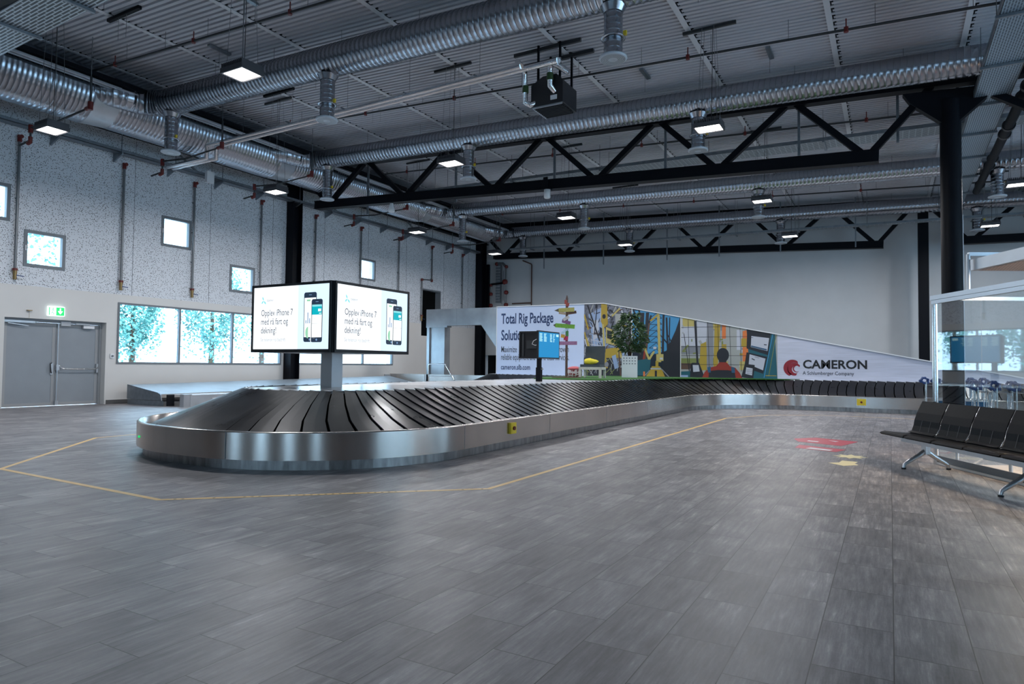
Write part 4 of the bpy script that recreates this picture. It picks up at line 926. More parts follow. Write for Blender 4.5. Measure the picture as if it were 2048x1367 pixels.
for i in range(4): P1.line(-10.05+i*0.03, 2.3-i*0.17, -9.5+i*0.03, 2.22-i*0.17, 0.03, Wh)
P1.poly([(-9.55, 3.7), (-9.25, 3.66), (-9.2, 2.9), (-9.4, 2.75), (-9.55, 3.0)], Yl); P1.disc(-9.4, 3.2, 0.09, Gd); P1.line(-9.45, 2.9, -9.35, 1.5, 0.09, Yp)
P1.poly([(-9.3, 2.8), (-8.9, 2.65), (-8.9, 2.1), (-9.3, 2.2)], Yp); P1.poly([(-9.24, 2.68), (-9.0, 2.6), (-9.0, 2.3), (-9.24, 2.36)], Gd)
P1.poly([(-9.62, 2.8), (-9.5, 2.75), (-9.5, 2.4), (-9.62, 2.45)], Gd)
P1.poly([(-9.3, 1.95), (-8.7, 2.0), (-8.4, 1.75), (-8.6, 1.6), (-9.35, 1.6)], Yl); P1.line(-9.3, 2.2, -8.5, 2.05, 0.06, Yp); P1.line(-9.0, 3.2, -8.6, 3.5, 0.07, Yp)
P1.line(-8.7, 1.8, -8.35, 1.5, 0.09, Yp); P1.line(-9.35, 1.6, -9.25, 1.2, 0.14, Yl); P1.disc(-9.25, 1.35, 0.10, Gy)
P1.poly([(-8.85, 3.3), (-8.35, 3.25), (-8.4, 2.85), (-8.8, 2.85)], Gl); P1.disc(-8.55, 2.7, 0.13, Wh); P1.line(-8.5, 2.0, -8.25, 1.0, 0.12, Lb); P1.line(-8.9, 1.7, -8.75, 1.2, 0.2, Lb); P1.line(-8.65, 1.9, -8.55, 0.9, 0.06, Br)
part(P1.b, 'print_shapes', p_ph1)
# print 2: tower and crane
P2 = Print(-8.45, -6.63, -7.98, 1.36)
P2.poly([(-7.98, 3.4), (-6.6, 3.3), (-6.95, 1.9), (-7.45, 1.7), (-7.98, 2.2)], Bl)
P2.poly([(-6.64, 3.0), (-6.64, 0.9), (-7.2, 0.9), (-7.05, 1.8)], Gd)
for x0, z0, x1, z1, w_ in ((-7.95, 3.4, -7.6, 2.3, 0.05), (-7.8, 3.4, -7.5, 2.2, 0.05), (-7.7, 3.3, -7.75, 1.5, 0.12), (-7.55, 3.3, -7.62, 1.5, 0.09), (-7.98, 3.0, -7.65, 2.6, 0.04), (-7.95, 2.0, -7.6, 2.7, 0.04), (-7.98, 2.5, -7.6, 2.2, 0.05), (-7.45, 3.2, -7.7, 1.9, 0.05), (-7.1, 3.2, -7.12, 1.8, 0.06), (-7.02, 3.1, -6.98, 1.8, 0.05), (-6.93, 3.1, -6.95, 1.8, 0.03), (-7.15, 2.4, -6.85, 1.9, 0.04), (-7.0, 2.5, -6.85, 2.1, 0.03)): P2.line(x0, z0, x1, z1, w_, Gd)
for i in range(7): z = 1.75+i*0.22; P2.line(-7.5, z, -7.15, z, 0.02, Gd); P2.line(-7.5, z, -7.3, z+0.2, 0.018, Gd); P2.line(-7.3, z+0.2, -7.15, z, 0.018, Gd)
P2.line(-7.5, 2.9, -7.62, 1.4, 0.05, Br); P2.line(-7.62, 1.9, -7.68, 1.3, 0.05, Rd)
P2.poly([(-7.9, 1.5), (-7.45, 1.6), (-7.5, 0.95), (-7.9, 0.95)], Tl); P2.line(-7.25, 3.35, -7.2, 1.45, 0.075, Yp); P2.line(-7.27, 3.2, -7.47, 2.98, 0.06, Yl)
P2.poly([(-7.3, 1.75), (-7.1, 1.75), (-7.1, 1.5), (-7.3, 1.5)], Yp); P2.rect(-7.2, 1.55, -7.12, 1.62, Wh); P2.line(-7.62, 1.95, -7.5, 1.55, 0.06, Yp); P2.line(-7.5, 1.55, -7.36, 1.85, 0.06, Yp); P2.disc(-7.62, 1.97, 0.05, Yl); P2.disc(-7.34, 1.98, 0.05, Wh)
P2.poly([(-7.32, 1.5), (-7.24, 1.5), (-7.24, 1.3), (-7.32, 1.3)], Yl); P2.poly([(-7.42, 1.3), (-7.2, 1.3), (-7.12, 1.12), (-7.05, 0.9), (-7.6, 0.9), (-7.48, 1.12)], Yl); P2.rect(-7.46, 1.18, -7.16, 1.24, Gl); P2.rect(-7.34, 0.9, -7.28, 1.14, Gd); P2.line(-7.15, 1.2, -6.95, 0.92, 0.03, Gy); P2.line(-7.48, 1.15, -7.62, 0.95, 0.03, Gy); P2.line(-7.64, 1.1, -7.64, 0.92, 0.05, Or)
part(P2.b, 'print_shapes', p_ph2)
# print 3: operator cabin
P3 = Print(-6.60, -3.32); r3 = random.Random(5)
P3.rect(-6.6, 0.9, -3.32, 3.1, Gl); P3.rect(-6.6, 2.0, -5.6, 3.1, Wh); P3.rect(-6.6, 1.75, -5.7, 2.05, Gy); P3.rect(-6.6, 1.42, -5.6, 1.6, Ol); P3.rect(-6.6, 1.2, -5.7, 1.42, Br); P3.rect(-6.55, 2.75, -6.1, 3.05, Yp)
for _ in range(60):
    x = r3.uniform(-6.55, -4.3); z = r3.uniform(1.1, 2.9); a = r3.choice([PI/2, PI/2, 0, r3.uniform(0, PI)]); l = r3.uniform(0.08, 0.35)
    P3.line(x, z, x+l*math.cos(a), z+l*math.sin(a), r3.uniform(0.02, 0.09), r3.choice([Yp, Gl, Wh, Gy, Ol, Gl, Yl if x > -5.9 else Wh]))
P3.line(-6.5, 2.55, -6.1, 2.3, 0.05, Wh); P3.line(-6.1, 2.3, -5.75, 2.55, 0.05, Wh); P3.rect(-6.6, 2.55, -5.75, 2.68, Wh)
P3.line(-6.2, 1.35, -5.85, 2.1, 0.0, Gy); P3.poly([(-5.9, 2.1), (-5.7, 2.2), (-5.65, 1.2), (-5.95, 1.15)], Yl); P3.poly([(-5.4, 2.9), (-5.2, 2.9), (-5.3, 1.2), (-5.45, 1.2)], Yl); P3.poly([(-5.15, 2.1), (-4.95, 2.1), (-4.8, 1.6), (-5.2, 1.6)], Yl); P3.rect(-5.68, 1.2, -5.46, 2.9, Gy); P3.rect(-5.15, 2.3, -5.02, 2.9, Or); P3.rect(-5.0, 1.5, -4.55, 2.6, Gl); P3.rect(-4.65, 1.9, -4.5, 2.6, Wh); P3.poly([(-4.45, 2.55), (-4.25, 2.6), (-4.25, 1.3), (-4.45, 1.3)], Or); P3.rect(-4.5, 2.0, -4.32, 2.3, Yl); P3.rect(-4.55, 1.2, -4.3, 1.5, Yp)
for z in (1.38, 1.7, 2.02, 2.36, 2.72): P3.line(-6.6, z, -4.3, z-0.0, 0.014, Gd)
for x in (-6.35, -6.05, -5.65, -5.3, -4.9, -4.55): P3.line(x, 3.0, x+0.06, 1.15, 0.014, Gd)
P3.line(-6.1, 2.95, -6.0, 1.3, 0.07, Gd); P3.line(-6.5, 2.5, -6.3, 1.1, 0.02, Gd)
P3.poly([(-6.6, 1.12), (-6.1, 1.15), (-5.8, 0.9), (-6.6, 0.9)], Tl); P3.rect(-6.6, 0.92, -6.35, 0.99, Lb)
P3.poly([(-6.28, 0.9), (-6.25, 1.38), (-6.2, 1.44), (-5.95, 1.44), (-5.78, 1.0), (-5.7, 0.9)], Gd); P3.poly([(-6.18, 1.36), (-5.97, 1.36), (-5.93, 1.13), (-6.16, 1.11)], Wh)
# operator seen from behind
P3.poly([(-5.85, 0.9), (-5.75, 1.12), (-5.55, 1.28), (-5.35, 1.33), (-5.25, 1.45), (-4.98, 1.45), (-4.88, 1.33), (-4.7, 1.28), (-4.55, 1.1), (-4.45, 0.9)], Rd)
P3.poly([(-5.62, 0.9), (-5.6, 1.15), (-5.3, 1.19), (-4.95, 1.19), (-4.72, 1.15), (-4.68, 0.9)], Gd); P3.poly([(-5.66, 1.28), (-5.54, 1.31), (-5.54, 1.1), (-5.64, 1.1)], Sk); P3.poly([(-4.84, 1.31), (-4.72, 1.28), (-4.70, 1.1), (-4.82, 1.1)], Sk)
P3.disc(-5.12, 1.72, 0.21, Gd, 0.25, 20); P3.poly([(-5.28, 1.62), (-4.97, 1.6), (-5.02, 1.42), (-5.22, 1.42)], Gd); P3.line(-5.24, 1.44, -4.99, 1.44, 0.05, Rd)
P3.poly([(-4.32, 2.62), (-3.4, 2.5), (-3.32, 0.9), (-4.2, 0.9)], Tl); P3.poly([(-4.3, 2.62), (-3.52, 2.48), (-3.62, 1.72), (-4.32, 1.95)], Gd); P3.poly([(-4.16, 2.38), (-3.58, 2.3), (-3.64, 1.86), (-4.18, 2.0)], Wh); P3.line(-4.17, 2.03, -3.66, 1.9, 0.05, Sk)
P3.poly([(-4.32, 1.82), (-3.64, 1.66), (-3.78, 1.08), (-4.4, 1.3)], Gd); P3.poly([(-4.22, 1.75), (-3.7, 1.6), (-3.78, 1.2), (-4.25, 1.4)], Wh); P3.poly([(-4.5, 0.95), (-4.38, 1.42), (-4.05, 1.38), (-4.1, 0.9)], Gd); P3.poly([(-4.33, 1.3), (-4.12, 1.26), (-4.14, 1.02), (-4.36, 1.07)], Wh)
for i in range(3):
    for j in range(4): P3.rect(-4.31+j*0.045, 1.08+i*0.06, -4.29+j*0.045, 1.10+i*0.06, Gd)
P3.line(-3.45, 2.5, -3.75, 0.95, 0.02, Bl); P3.line(-3.36, 2.4, -3.6, 1.0, 0.02, Ol); P3.line(-3.7, 1.02, -3.35, 1.02, 0.02, Yl)
P3.line(-4.2, 2.33, -4.1, 2.32, 0.015, Gd); P3.line(-3.75, 2.08, -3.66, 2.07, 0.03, Gd); P3.line(-4.15, 1.6, -4.05, 1.55, 0.03, Gd); P3.line(-4.05, 1.66, -3.9, 1.62, 0.012, Gd)
part(P3.b, 'print_shapes', p_ph3)

# ------------------------------------------------------------------ SCREEN TOTEM on the carousel
ZD = 0.893
TX, TY = -8.17, 8.21; HB = 0.90
t = thing('screen_totem', (TX, TY, ZD), 'black totem of large lit advertising screens standing on the carousel near end', 'screens')
q = MB(); q.box((TX-0.125, TY-0.125, ZD), (TX+0.125, TY+0.125, 1.50), alu); part(q, 'post', t, 'brushed metal square post')
zb, zt = 1.455, 2.54
q = MB(); q.box((TX-HB, TY-HB, zb), (TX+HB, TY+HB, zb+0.03), blackpl); q.box((TX-HB, TY-HB, zt-0.03), (TX+HB, TY+HB, zt), blackpl)
for sx in (-1, 1):
    for sy in (-1, 1): q.box((TX+sx*HB, TY+sy*HB, zb+0.03), (TX+sx*(HB-0.05), TY+sy*(HB-0.05), zt-0.03), blackpl)
part(q, 'housing', t)
scrw = mat('screen_white', (0.1, 0.1, 0.1), 0.3, emit=(0.90, 0.96, 1.0), estr=1.15)
scrb = mat('screen_light_blue', (0.1, 0.1, 0.1), 0.3, emit=(0.62, 0.80, 0.95), estr=1.1)
em = lambda n, c, e=1.0: mat('screen_'+n, (0.02, 0.02, 0.02), 0.35, emit=c, estr=e)
s_txt = em('text', (0.10, 0.11, 0.14)); s_txt2 = em('text_pale', (0.30, 0.32, 0.36)); s_logo = em('logo', (0.25, 0.70, 0.75)); s_tl = em('teal', (0.0, 0.42, 0.50)); s_wh = em('paper', (0.95, 1.0, 1.0), 1.2); s_dk = em('dark', (0.015, 0.03, 0.06)); s_gr = em('green', (0.30, 0.62, 0.42)); s_bl = em('bars', (0.18, 0.30, 0.50))
def face(cx, cy, ux, front):
    # screen face, ux reading direction; outward normal = ux x up
    U = Vector(ux); N_ = U.cross(Vector((0,0,1))); W2 = HB-0.02
    O = Vector((TX, TY, 0)) + N_*(HB)
    def P(u, z, o): return O + U*u + Vector((0,0,z)) + N_*o
    def quad(b, u0, z0, u1, z1, o, m): b.add([P(u0,z0,o), P(u1,z0,o), P(u1,z1,o), P(u0,z1,o)], [(0,1,2,3)], m)
    b = MB(); L0 = -W2; R0 = W2
    for (a, c, z0, z1) in ((L0, L0+0.035, zb, zt), (R0-0.035, R0, zb, zt), (L0+0.035, R0-0.035, zb, zb+0.05), (L0+0.035, R0-0.035, zt-0.04, zt)):
        vs = [P(a,z0,0), P(c,z0,0), P(c,z1,0), P(a,z1,0), P(a,z0,0.03), P(c,z0,0.03), P(c,z1,0.03), P(a,z1,0.03)]
        b.add(vs, [(0,3,2,1),(4,5,6,7),(0,1,5,4),(1,2,6,5),(2,3,7,6),(3,0,4,7)], blackpl)
    sp = L0+0.035+(2*W2-0.07)*0.60; quad(b, L0+0.035, zb+0.05, sp, zt-0.04, 0.012, scrw); quad(b, sp, zb+0.05, R0-0.035, zt-0.04, 0.012, scrb)
    s = part(b, 'screen', t, 'lit screen with phone advertisement')
    if not front: return
    b = MB(); lx = L0+0.21
    tx = lambda st, sz, z, m, xs=1.0, bo=0.0, x=None: text(b, st, sz, tuple(P(lx if x is None else x, z, 0.0135)), tuple(U), (0,0,1), m, bo, xs)
    tx('Opplev iPhone 7', 0.145, 2.04, s_txt, 0.74, 0.006); tx('med r\u00e5 fart og', 0.145, 1.90, s_txt, 0.74, 0.006); tx('dekning!', 0.145, 1.76, s_txt, 0.74, 0.006)
    tx('Se telenor.no/bedrift', 0.085, 1.63, s_txt2, 0.80); tx('telenor', 0.065, 2.27, s_txt2, 0.8, 0.01, lx+0.13)
    for ang, ln in ((100, 0.075), (205, 0.07), (300, 0.08)):
        a0 = math.radians(ang); cx = lx+0.055; cz = 2.285; d_ = (math.cos(a0), math.sin(a0)); n_ = (-d_[1], d_[0]); pts = []
        for k in range(9): f = k/8; w_ = 0.022*math.sin(f*PI); pts.append((cx+d_[0]*ln*f+n_[0]*(w_+0.018*f*f), cz+d_[1]*ln*f+n_[1]*(w_+0.018*f*f)))
        for k in range(7, 0, -1): f = k/8; w_ = -0.010*math.sin(f*PI); pts.append((cx+d_[0]*ln*f+n_[0]*(w_+0.018*f*f), cz+d_[1]*ln*f+n_[1]*(w_+0.018*f*f)))
        b.add([P(u, z, 0.0135) for u, z in pts], [tuple(range(len(pts)))], s_logo)
    part(b, 'lettering', s)
    b = MB()
    def phone(u0, z0, u1, z1, o):
        r_ = 0.035; pts = []
        for (cx, cz, a0) in ((u1-r_, z0+r_, -PI/2), (u1-r_, z1-r_, 0), (u0+r_, z1-r_, PI/2), (u0+r_, z0+r_, PI)):
            for k in range(5): a_ = a0+k*PI/8; pts.append((cx+r_*math.cos(a_), cz+r_*math.sin(a_)))
        b.add([P(u, z, o) for u, z in pts], [tuple(range(len(pts)))], s_dk)
        quad(b, u0+0.014, z0+0.075, u1-0.014, z1-0.085, o+0.001, s_wh)
        b.add([P((u0+u1)/2+0.018*math.cos(k*PI/6), z0+0.038+0.018*math.sin(k*PI/6), o+0.001) for k in range(12)], [tuple(range(12))], s_bl)
        quad(b, (u0+u1)/2-0.03, z1-0.045, (u0+u1)/2+0.03, z1-0.037, o+0.001, s_bl)
    phone(sp+0.13, zb+0.16, sp+0.40, zt-0.16, 0.0135); quad(b, sp+0.19, zt-0.30, sp+0.27, zt-0.27, 0.0150, s_gr)
    for k, h_ in enumerate((0.05, 0.17, 0.08)): quad(b, sp+0.17+k*0.04, 1.90, sp+0.19+k*0.04, 1.90+h_, 0.0150, s_bl)
    b.add([P(sp+0.23+0.06*math.cos(k*PI/10+PI/2), 1.76+0.09*math.sin(k*PI/10+PI/2), 0.0150) for k in range(11)], [tuple(range(11))], s_gr)
    quad(b, sp+0.285, zb+0.16, sp+0.295, zt-0.26, 0.0158, s_wh)
    phone(sp+0.295, zb+0.155, sp+0.53, zt-0.27, 0.0162); quad(b, sp+0.309, 2.03, sp+0.516, 2.185, 0.0178, s_tl); quad(b, sp+0.309, 2.155, sp+0.516, 2.185, 0.0180, s_logo); quad(b, sp+0.44, 2.08, sp+0.50, 2.12, 0.0182, s_wh); quad(b, sp+0.46, 2.045, sp+0.51, 2.055, 0.0182, s_wh)
    quad(b, sp+0.309, 1.895, sp+0.516, 1.90, 0.0180, s_txt2)
    for k in range(5): quad(b, sp+0.33, 1.97-k*0.075, sp+0.38+0.02*(k % 2), 1.974-k*0.075, 0.0180, s_txt2)
    part(b, 'phone_picture', s)
face(0, 0, (1, 0, 0), True); face(0, 0, (0, 1, 0), True); face(0, 0, (-1, 0, 0), False); face(0, 0, (0, -1, 0), False)

# flight information monitors
MX, MY = -7.52, 14.55
t = thing('flight_monitor_stand', (MX, MY, ZD), 'black post with two flight monitors at right angles, blue arrivals screen facing right', 'monitor')
q = MB(); q.box((MX-0.06, MY-0.06, ZD), (MX+0.06, MY+0.06, 1.24), black); q.box((MX-0.045, MY-0.045, 1.24), (MX+0.045, MY+0.045, 2.0), black); q.tube([(MX+0.06, MY, 1.2), (MX+0.11, MY, 1.2)], 0.02, alu); part(q, 'post', t)
q = MB(); x = MX+0.07; y0, y1 = 14.36, 15.55; z0, z1 = 1.46, 2.145
q.box((x-0.05, y0, z0), (x, y1, z1), blackpl); mo = part(q, 'monitor', t, 'monitor with blue lit screen')
q = MB(); blu = em('arrivals_blue', (0.0, 0.22, 0.50), 1.0); paper = em('list', (0.5, 0.85, 0.95), 1.0)
q.add([(x+0.001, y0+0.03, z0+0.03), (x+0.001, y1-0.03, z0+0.03), (x+0.001, y1-0.03, z1-0.03), (x+0.001, y0+0.03, z1-0.03)], [(0,1,2,3)], blu)
rr = random.Random(11)
for c0, c1 in ((y0+0.06, y0+0.24), (y0+0.30, y0+0.46), (y0+0.64, y0+0.78), (y0+0.82, y0+0.92)):
    for k in range(7): z = z1-0.08-k*0.03; q.add([(x+0.002, c0, z), (x+0.002, c1-rr.uniform(0, 0.06), z), (x+0.002, c1-rr.uniform(0, 0.06), z+0.016), (x+0.002, c0, z+0.016)], [(0,1,2,3)], paper)
q.add([(x+0.002, y1-0.20, z1-0.12), (x+0.002, y1-0.06, z1-0.12), (x+0.002, y1-0.06, z1-0.06), (x+0.002, y1-0.20, z1-0.06)], [(0,1,2,3)], paper)
part(q, 'screen', mo, 'blue arrivals list')
q = MB(); y = MY+0.15; x0, x1 = -8.20, -7.50
x0 = -8.16; q.box((x0, y, z0), (x1, y+0.05, z1), blackpl); q.box((x0, y-0.03, z0), (x1-0.03, y, z0+0.04), blackpl); q.box((x0, y-0.03, z1-0.04), (x1-0.03, y, z1), blackpl); q.box((x0, y-0.03, z0+0.04), (x0+0.04, y, z1-0.04), blackpl)
q.box((x0+0.08, y-0.025, z0+0.06), (x0+0.14, y, z1-0.06), darkpipe); q.box((x0+0.22, y-0.04, z0+0.25), (x0+0.5, y, z0+0.45), darkpipe)
mo = part(q, 'monitor', t, 'open black back of the second monitor')
q = MB(); q.tube([(x1-0.12, y-0.06, 1.95), (x1-0.22, y-0.08, 1.9), (x1-0.26, y-0.08, 1.82), (x1-0.18, y-0.07, 1.79), (x1-0.05, y-0.06, 1.81)], 0.008, whitep, 6); part(q, 'cable', mo, 'loop of white cable')

# signpost on the lawn
SX, SY, SZ = -8.55, 18.35, 0.925
t = thing('signpost', (SX, SY, SZ), 'brown signpost with many colourful hand painted arrow boards on the lawn', 'signpost')
q = MB(); q.tube([(SX, SY, SZ), (SX, SY, 3.33), (SX, SY, 3.43)], [0.038, 0.038, 0.01], mat('post_brown', (0.09, 0.05, 0.04), 0.6), 10); q.lathe([(0, 0), (0.45, 0), (0.45, 0.02), (0, 0.03)], mat('base_brown', (0.10, 0.06, 0.03), 0.8), (SX, SY, SZ), 20); part(q, 'post', t)
def board(z, L0, L1, h, ang, tilt, col, lab, tip=None, s='', tc=Wh):
    a = math.radians(ang); ux = Vector((math.cos(a)*math.cos(math.radians(tilt)), math.sin(a)*math.cos(math.radians(tilt)), math.sin(math.radians(tilt)))); nn = Vector((math.sin(a), -math.cos(a), 0)); uz = nn.cross(ux)*-1
    uz = ux.cross(nn); uz = uz if uz.z > 0 else -uz
    o = Vector((SX, SY, z)) + nn*0.05; q = MB(); m_ = mat('board_'+lab.split()[0], col, 0.55, noise=0.2, nscale=25)
    pts = [o+ux*L0-uz*h/2, o+ux*L1-uz*h/2, o+ux*L1+uz*h/2, o+ux*L0+uz*h/2]; q.prism(pts, nn*0.02, m_)
    if tip: q.prism([o+ux*L0-uz*h/2.4, o+ux*L0+uz*h/2.4, o+ux*(L0-tip)], nn*0.02, mat('tip_brown', (0.08, 0.07, 0.05), 0.6))
    bd = part(q, 'board', t, lab)
    if s:
        q = MB(); text(q, s, h*0.85, tuple(o+ux*(L0+0.06)-uz*h*0.28+nn*0.022), tuple(ux), tuple(uz), tc, 0.01, 0.62); part(q, 'lettering', bd)
board(3.22, -0.05, 0.03, 0.13, 0, 0, (0.30, 0.05, 0.04), 'red short board'); board(3.16, 0.01, 0.12, 0.11, -10, -16, (0.28, 0.05, 0.04), 'crimson small board')
board(2.98, -0.245, 0.27, 0.125, 0, 1, (0.36, 0.34, 0.10), 'olive long board', 0.15)
board(2.86, -0.24, -0.02, 0.07, 20, -8, (0.34, 0.26, 0.18), 'tan board'); board(2.87, 0.03, 0.30, 0.085, 18, 9, (0.10, 0.05, 0.04), 'brown board')
board(2.74, -0.13, 0.07, 0.09, 30, 30, (0.48, 0.46, 0.46), 'white small board')
board(2.62, -0.13, 0.18, 0.10, -10, -15, (0.17, 0.07, 0.20), 'purple board')
board(2.49, -0.35, 0.29, 0.125, 0, -5, (0.13, 0.33, 0.03), 'green long board', 0.08)
board(2.37, -0.20, 0.09, 0.07, 10, 36, (0.40, 0.55, 0.70), 'pale blue arrow board'); board(2.26, -0.03, 0.05, 0.16, 30, 0, (0.05, 0.20, 0.05), 'darkgreen short board')
board(2.17, -0.17, -0.05, 0.10, 20, -8, (0.50, 0.28, 0.03), 'orange board'); board(2.12, -0.06, 0.09, 0.13, -10, -6, (0.38, 0.02, 0.08), 'scarlet board')
board(1.97, -0.36, 0.37, 0.11, 0, 0, (0.30, 0.14, 0.26), 'pink long board')

# pouf
t = thing('pouf', (-9.02, 20.0, 0.925), 'round red and white dotted pouf behind the signpost', 'stool')
pw = perfmat('dotted_fabric', (0.60, 0.50, 0.52), (0.22, 0.01, 0.02), 14, 0.42)
q = MB(); q.lathe([(0.0, 0), (0.22, 0.0), (0.25, 0.05), (0.26, 0.17), (0.24, 0.24)], pw, (-9.02, 20.0, 0.925), 24); part(q, 'side', t)
q = MB(); q.lathe([(0.24, 0.24), (0.27, 0.25), (0.20, 0.31), (0.08, 0.34), (0, 0.345)], mat('pouf_red', (0.50, 0.10, 0.11), 0.7), (-9.02, 20.0, 0.925), 24); part(q, 'top', t, 'plain red top')
# chair
cx, cy = -7.93, 18.9; z = 0.925
t = thing('lounge_chair', (cx, cy, z), 'low armless chair with grey back and pale wooden frame on the lawn', 'chair')
ca = 0.16
def CB(a, c, m_): 
    q = MB(); q.box(a, c, m_); 
    q.v = [((x-cx)*math.cos(ca)-(y-cy)*math.sin(ca)+cx, (x-cx)*math.sin(ca)+(y-cy)*math.cos(ca)+cy, zz) for x, y, zz in q.v]; return q
for sx in (-1, 1):
    for sy in (-1, 1): part(CB((cx+sx*0.31-0.035, cy+sy*0.30-0.035, z), (cx+sx*0.31+0.035, cy+sy*0.30+0.035, z+0.33), bleach), 'leg', t)
part(CB((cx-0.345, cy-0.34, z+0.25), (cx+0.345, cy+0.34, z+0.33), bleach), 'seat_frame', t); part(CB((cx-0.30, cy-0.33, z+0.33), (cx+0.30, cy+0.3, z+0.41), greyfab), 'seat_cushion', t, 'dark grey cushion')
q = MB(); q.prism([(cx-0.30, cy+0.22, z+0.33), (cx-0.30, cy+0.34, z+0.33), (cx-0.30, cy+0.46, z+0.98), (cx-0.30, cy+0.37, z+0.98)], (0.60, 0, 0), greyfab); q.v = [((x-cx)*math.cos(ca)-(y-cy)*math.sin(ca)+cx, (x-cx)*math.sin(ca)+(y-cy)*math.cos(ca)+cy, zz) for x, y, zz in q.v]
part(q, 'backrest', t, 'grey upholstered back')
q = MB(); vs = []; n_ = 18; mm_ = 10
for i in range(mm_+1):
    for k in range(n_):
        a = 2*PI*k/n_; f = PI*i/mm_; wob = 1+0.10*math.sin(3*a+1)+0.07*math.sin(5*a+i)
        vs.append((cx-0.05+0.22*math.sin(f)**0.7*math.cos(a)*wob, cy-0.02+0.2*math.sin(f)*math.sin(a)*wob, z+0.495-0.085*math.cos(f)*(1+0.3*math.cos(a+2))))
q.add(vs, [(i*n_+k, i*n_+(k+1) % n_, (i+1)*n_+(k+1) % n_, (i+1)*n_+k) for i in range(mm_) for k in range(n_)], yfab, True)
solo(q, 'cushion', 'crumpled yellow cushion lying on the grey lounge chair', 'cushion')
# planter and tree
px, py, z = -7.45, 20.9, 0.925; hw = 0.25
t = thing('planter', (px, py, z), 'tall square white planter with rows of holes holding a leafy plant', 'planter')
holes = MB(); q = MB(); q.box((px-hw, py-hw, z), (px+hw, py+hw, z+0.70), whitep)
q.v = [((x-px)*math.cos(0.32)-(y-py)*math.sin(0.32)+px, (x-px)*math.sin(0.32)+(y-py)*math.cos(0.32)+py, zz) for x, y, zz in q.v]; part(q, 'box', t)
for i in range(5):
    for j in range(3): u = -0.18+i*0.09; zz = z+0.63-j*0.09; holes.box((px+u-0.02, py-hw-0.003, zz-0.02), (px+u+0.02, py-hw-0.001, zz+0.02), Gy); holes.box((px+hw+0.001, py+u-0.02, zz-0.02), (px+hw+0.003, py+u+0.02, zz+0.02), Gy)
holes.v = [((x-px)*math.cos(0.32)-(y-py)*math.sin(0.32)+px, (x-px)*math.sin(0.32)+(y-py)*math.cos(0.32)+py, zz) for x, y, zz in holes.v]; part(holes, 'hole_rows', t, 'small dark square holes')
q = MB(); q.box((px-0.2, py-0.2, z+0.70), (px+0.2, py+0.2, z+0.71), soil); part(q, 'soil', t)
t = thing('potted_tree', (px, py, z+0.71), 'bushy green leafy tree growing in the white planter', 'plant')
q = MB()
for k in range(4): a = k*1.6; q.tube([(px+0.04*math.cos(a), py+0.04*math.sin(a), z+0.70), (px+0.10*math.cos(a), py+0.10*math.sin(a), z+1.2), (px+0.22*math.cos(a+0.4), py+0.22*math.sin(a+0.4), z+1.7), (px+0.2*math.cos(a), py+0.2*math.sin(a), z+2.0)], [0.02, 0.018, 0.012, 0.004], bark, 6)
part(q, 'stems', t)
def leaf(b, p, d, l, w_, m_):
    d = Vector(d).normalized(); s_ = d.cross(Vector((R.uniform(-1,1), R.uniform(-1,1), 1))).normalized(); p = Vector(p); up = s_.cross(d)
    b.add([p, p+d*l*0.35+s_*w_/2+up*0.1*l, p+d*l*0.75+s_*w_*0.35, p+d*l-up*0.1*l, p+d*l*0.75-s_*w_*0.35, p+d*l*0.35-s_*w_/2+up*0.1*l], [(0,1,2,3),(0,3,4,5)], m_)
q = MB()
for _ in range(1500):
    h_ = R.uniform(0, 1); zz = z+0.84+h_*1.25; rad = (0.18+0.38*math.sin(min(1, h_*1.15)*PI*0.9+0.15))*(0.55+0.45*R.random()); a = R.uniform(0, 2*PI); rad *= 1+0.18*math.sin(3*a+h_*7)
    leaf(q, (px+rad*math.cos(a), py+rad*math.sin(a), zz), (math.cos(a)+R.uniform(-.6,.6), math.sin(a)+R.uniform(-.6,.6), R.uniform(-0.7, 0.4)), R.uniform(0.10, 0.17), 0.055, leafm if R.random() < 0.75 else leafl)
part(q, 'foliage', t)

# ------------------------------------------------------------------ floor markings
def strip(b, pts, w_, m_, z=0.0015):
    n = len(pts); L_, R_ = [], []
    for i, p in enumerate(pts):
        p = Vector(p)
        d0 = (p-Vector(pts[i-1])).normalized() if i else None; d1 = (Vector(pts[i+1])-p).normalized() if i < n-1 else None
        d = ((d0 or d1)+(d1 or d0)).normalized(); nn = Vector((-d.y, d.x)); k = 1/max(0.5, nn.dot(Vector((-(d1 or d0).y, (d1 or d0).x))))
        L_.append((p.x+nn.x*w_/2*k, p.y+nn.y*w_/2*k, z)); R_.append((p.x-nn.x*w_/2*k, p.y-nn.y*w_/2*k, z))
    b.add(L_+R_, [(i, n+i, n+i+1, i+1) for i in range(n-1)], m_)
q = MB(); strip(q, [(-11.57, 20.0), (-11.57, 6.25), (-9.17, 3.88), (-5.96, 3.81), (-3.66, 5.96), (-3.63, 17.4), (-2.9, 19.3), (-1.6, 20.2), (6.0, 20.25)], 0.062, tape)
rr = random.Random(2); x, y = -5.9, 3.87
for k in range(46):
    f = k/46; 
    if rr.random() < 0.55: px_, py_ = -5.96+2.3*f, 3.81+2.15*f; q.box((px_-0.012, py_-0.012, 0.0016), (px_+0.012, py_+0.012, 0.0022), tapemark)
solo(q, 'floor_tape', 'yellow safety tape line on the floor around the carousel', 'tape')
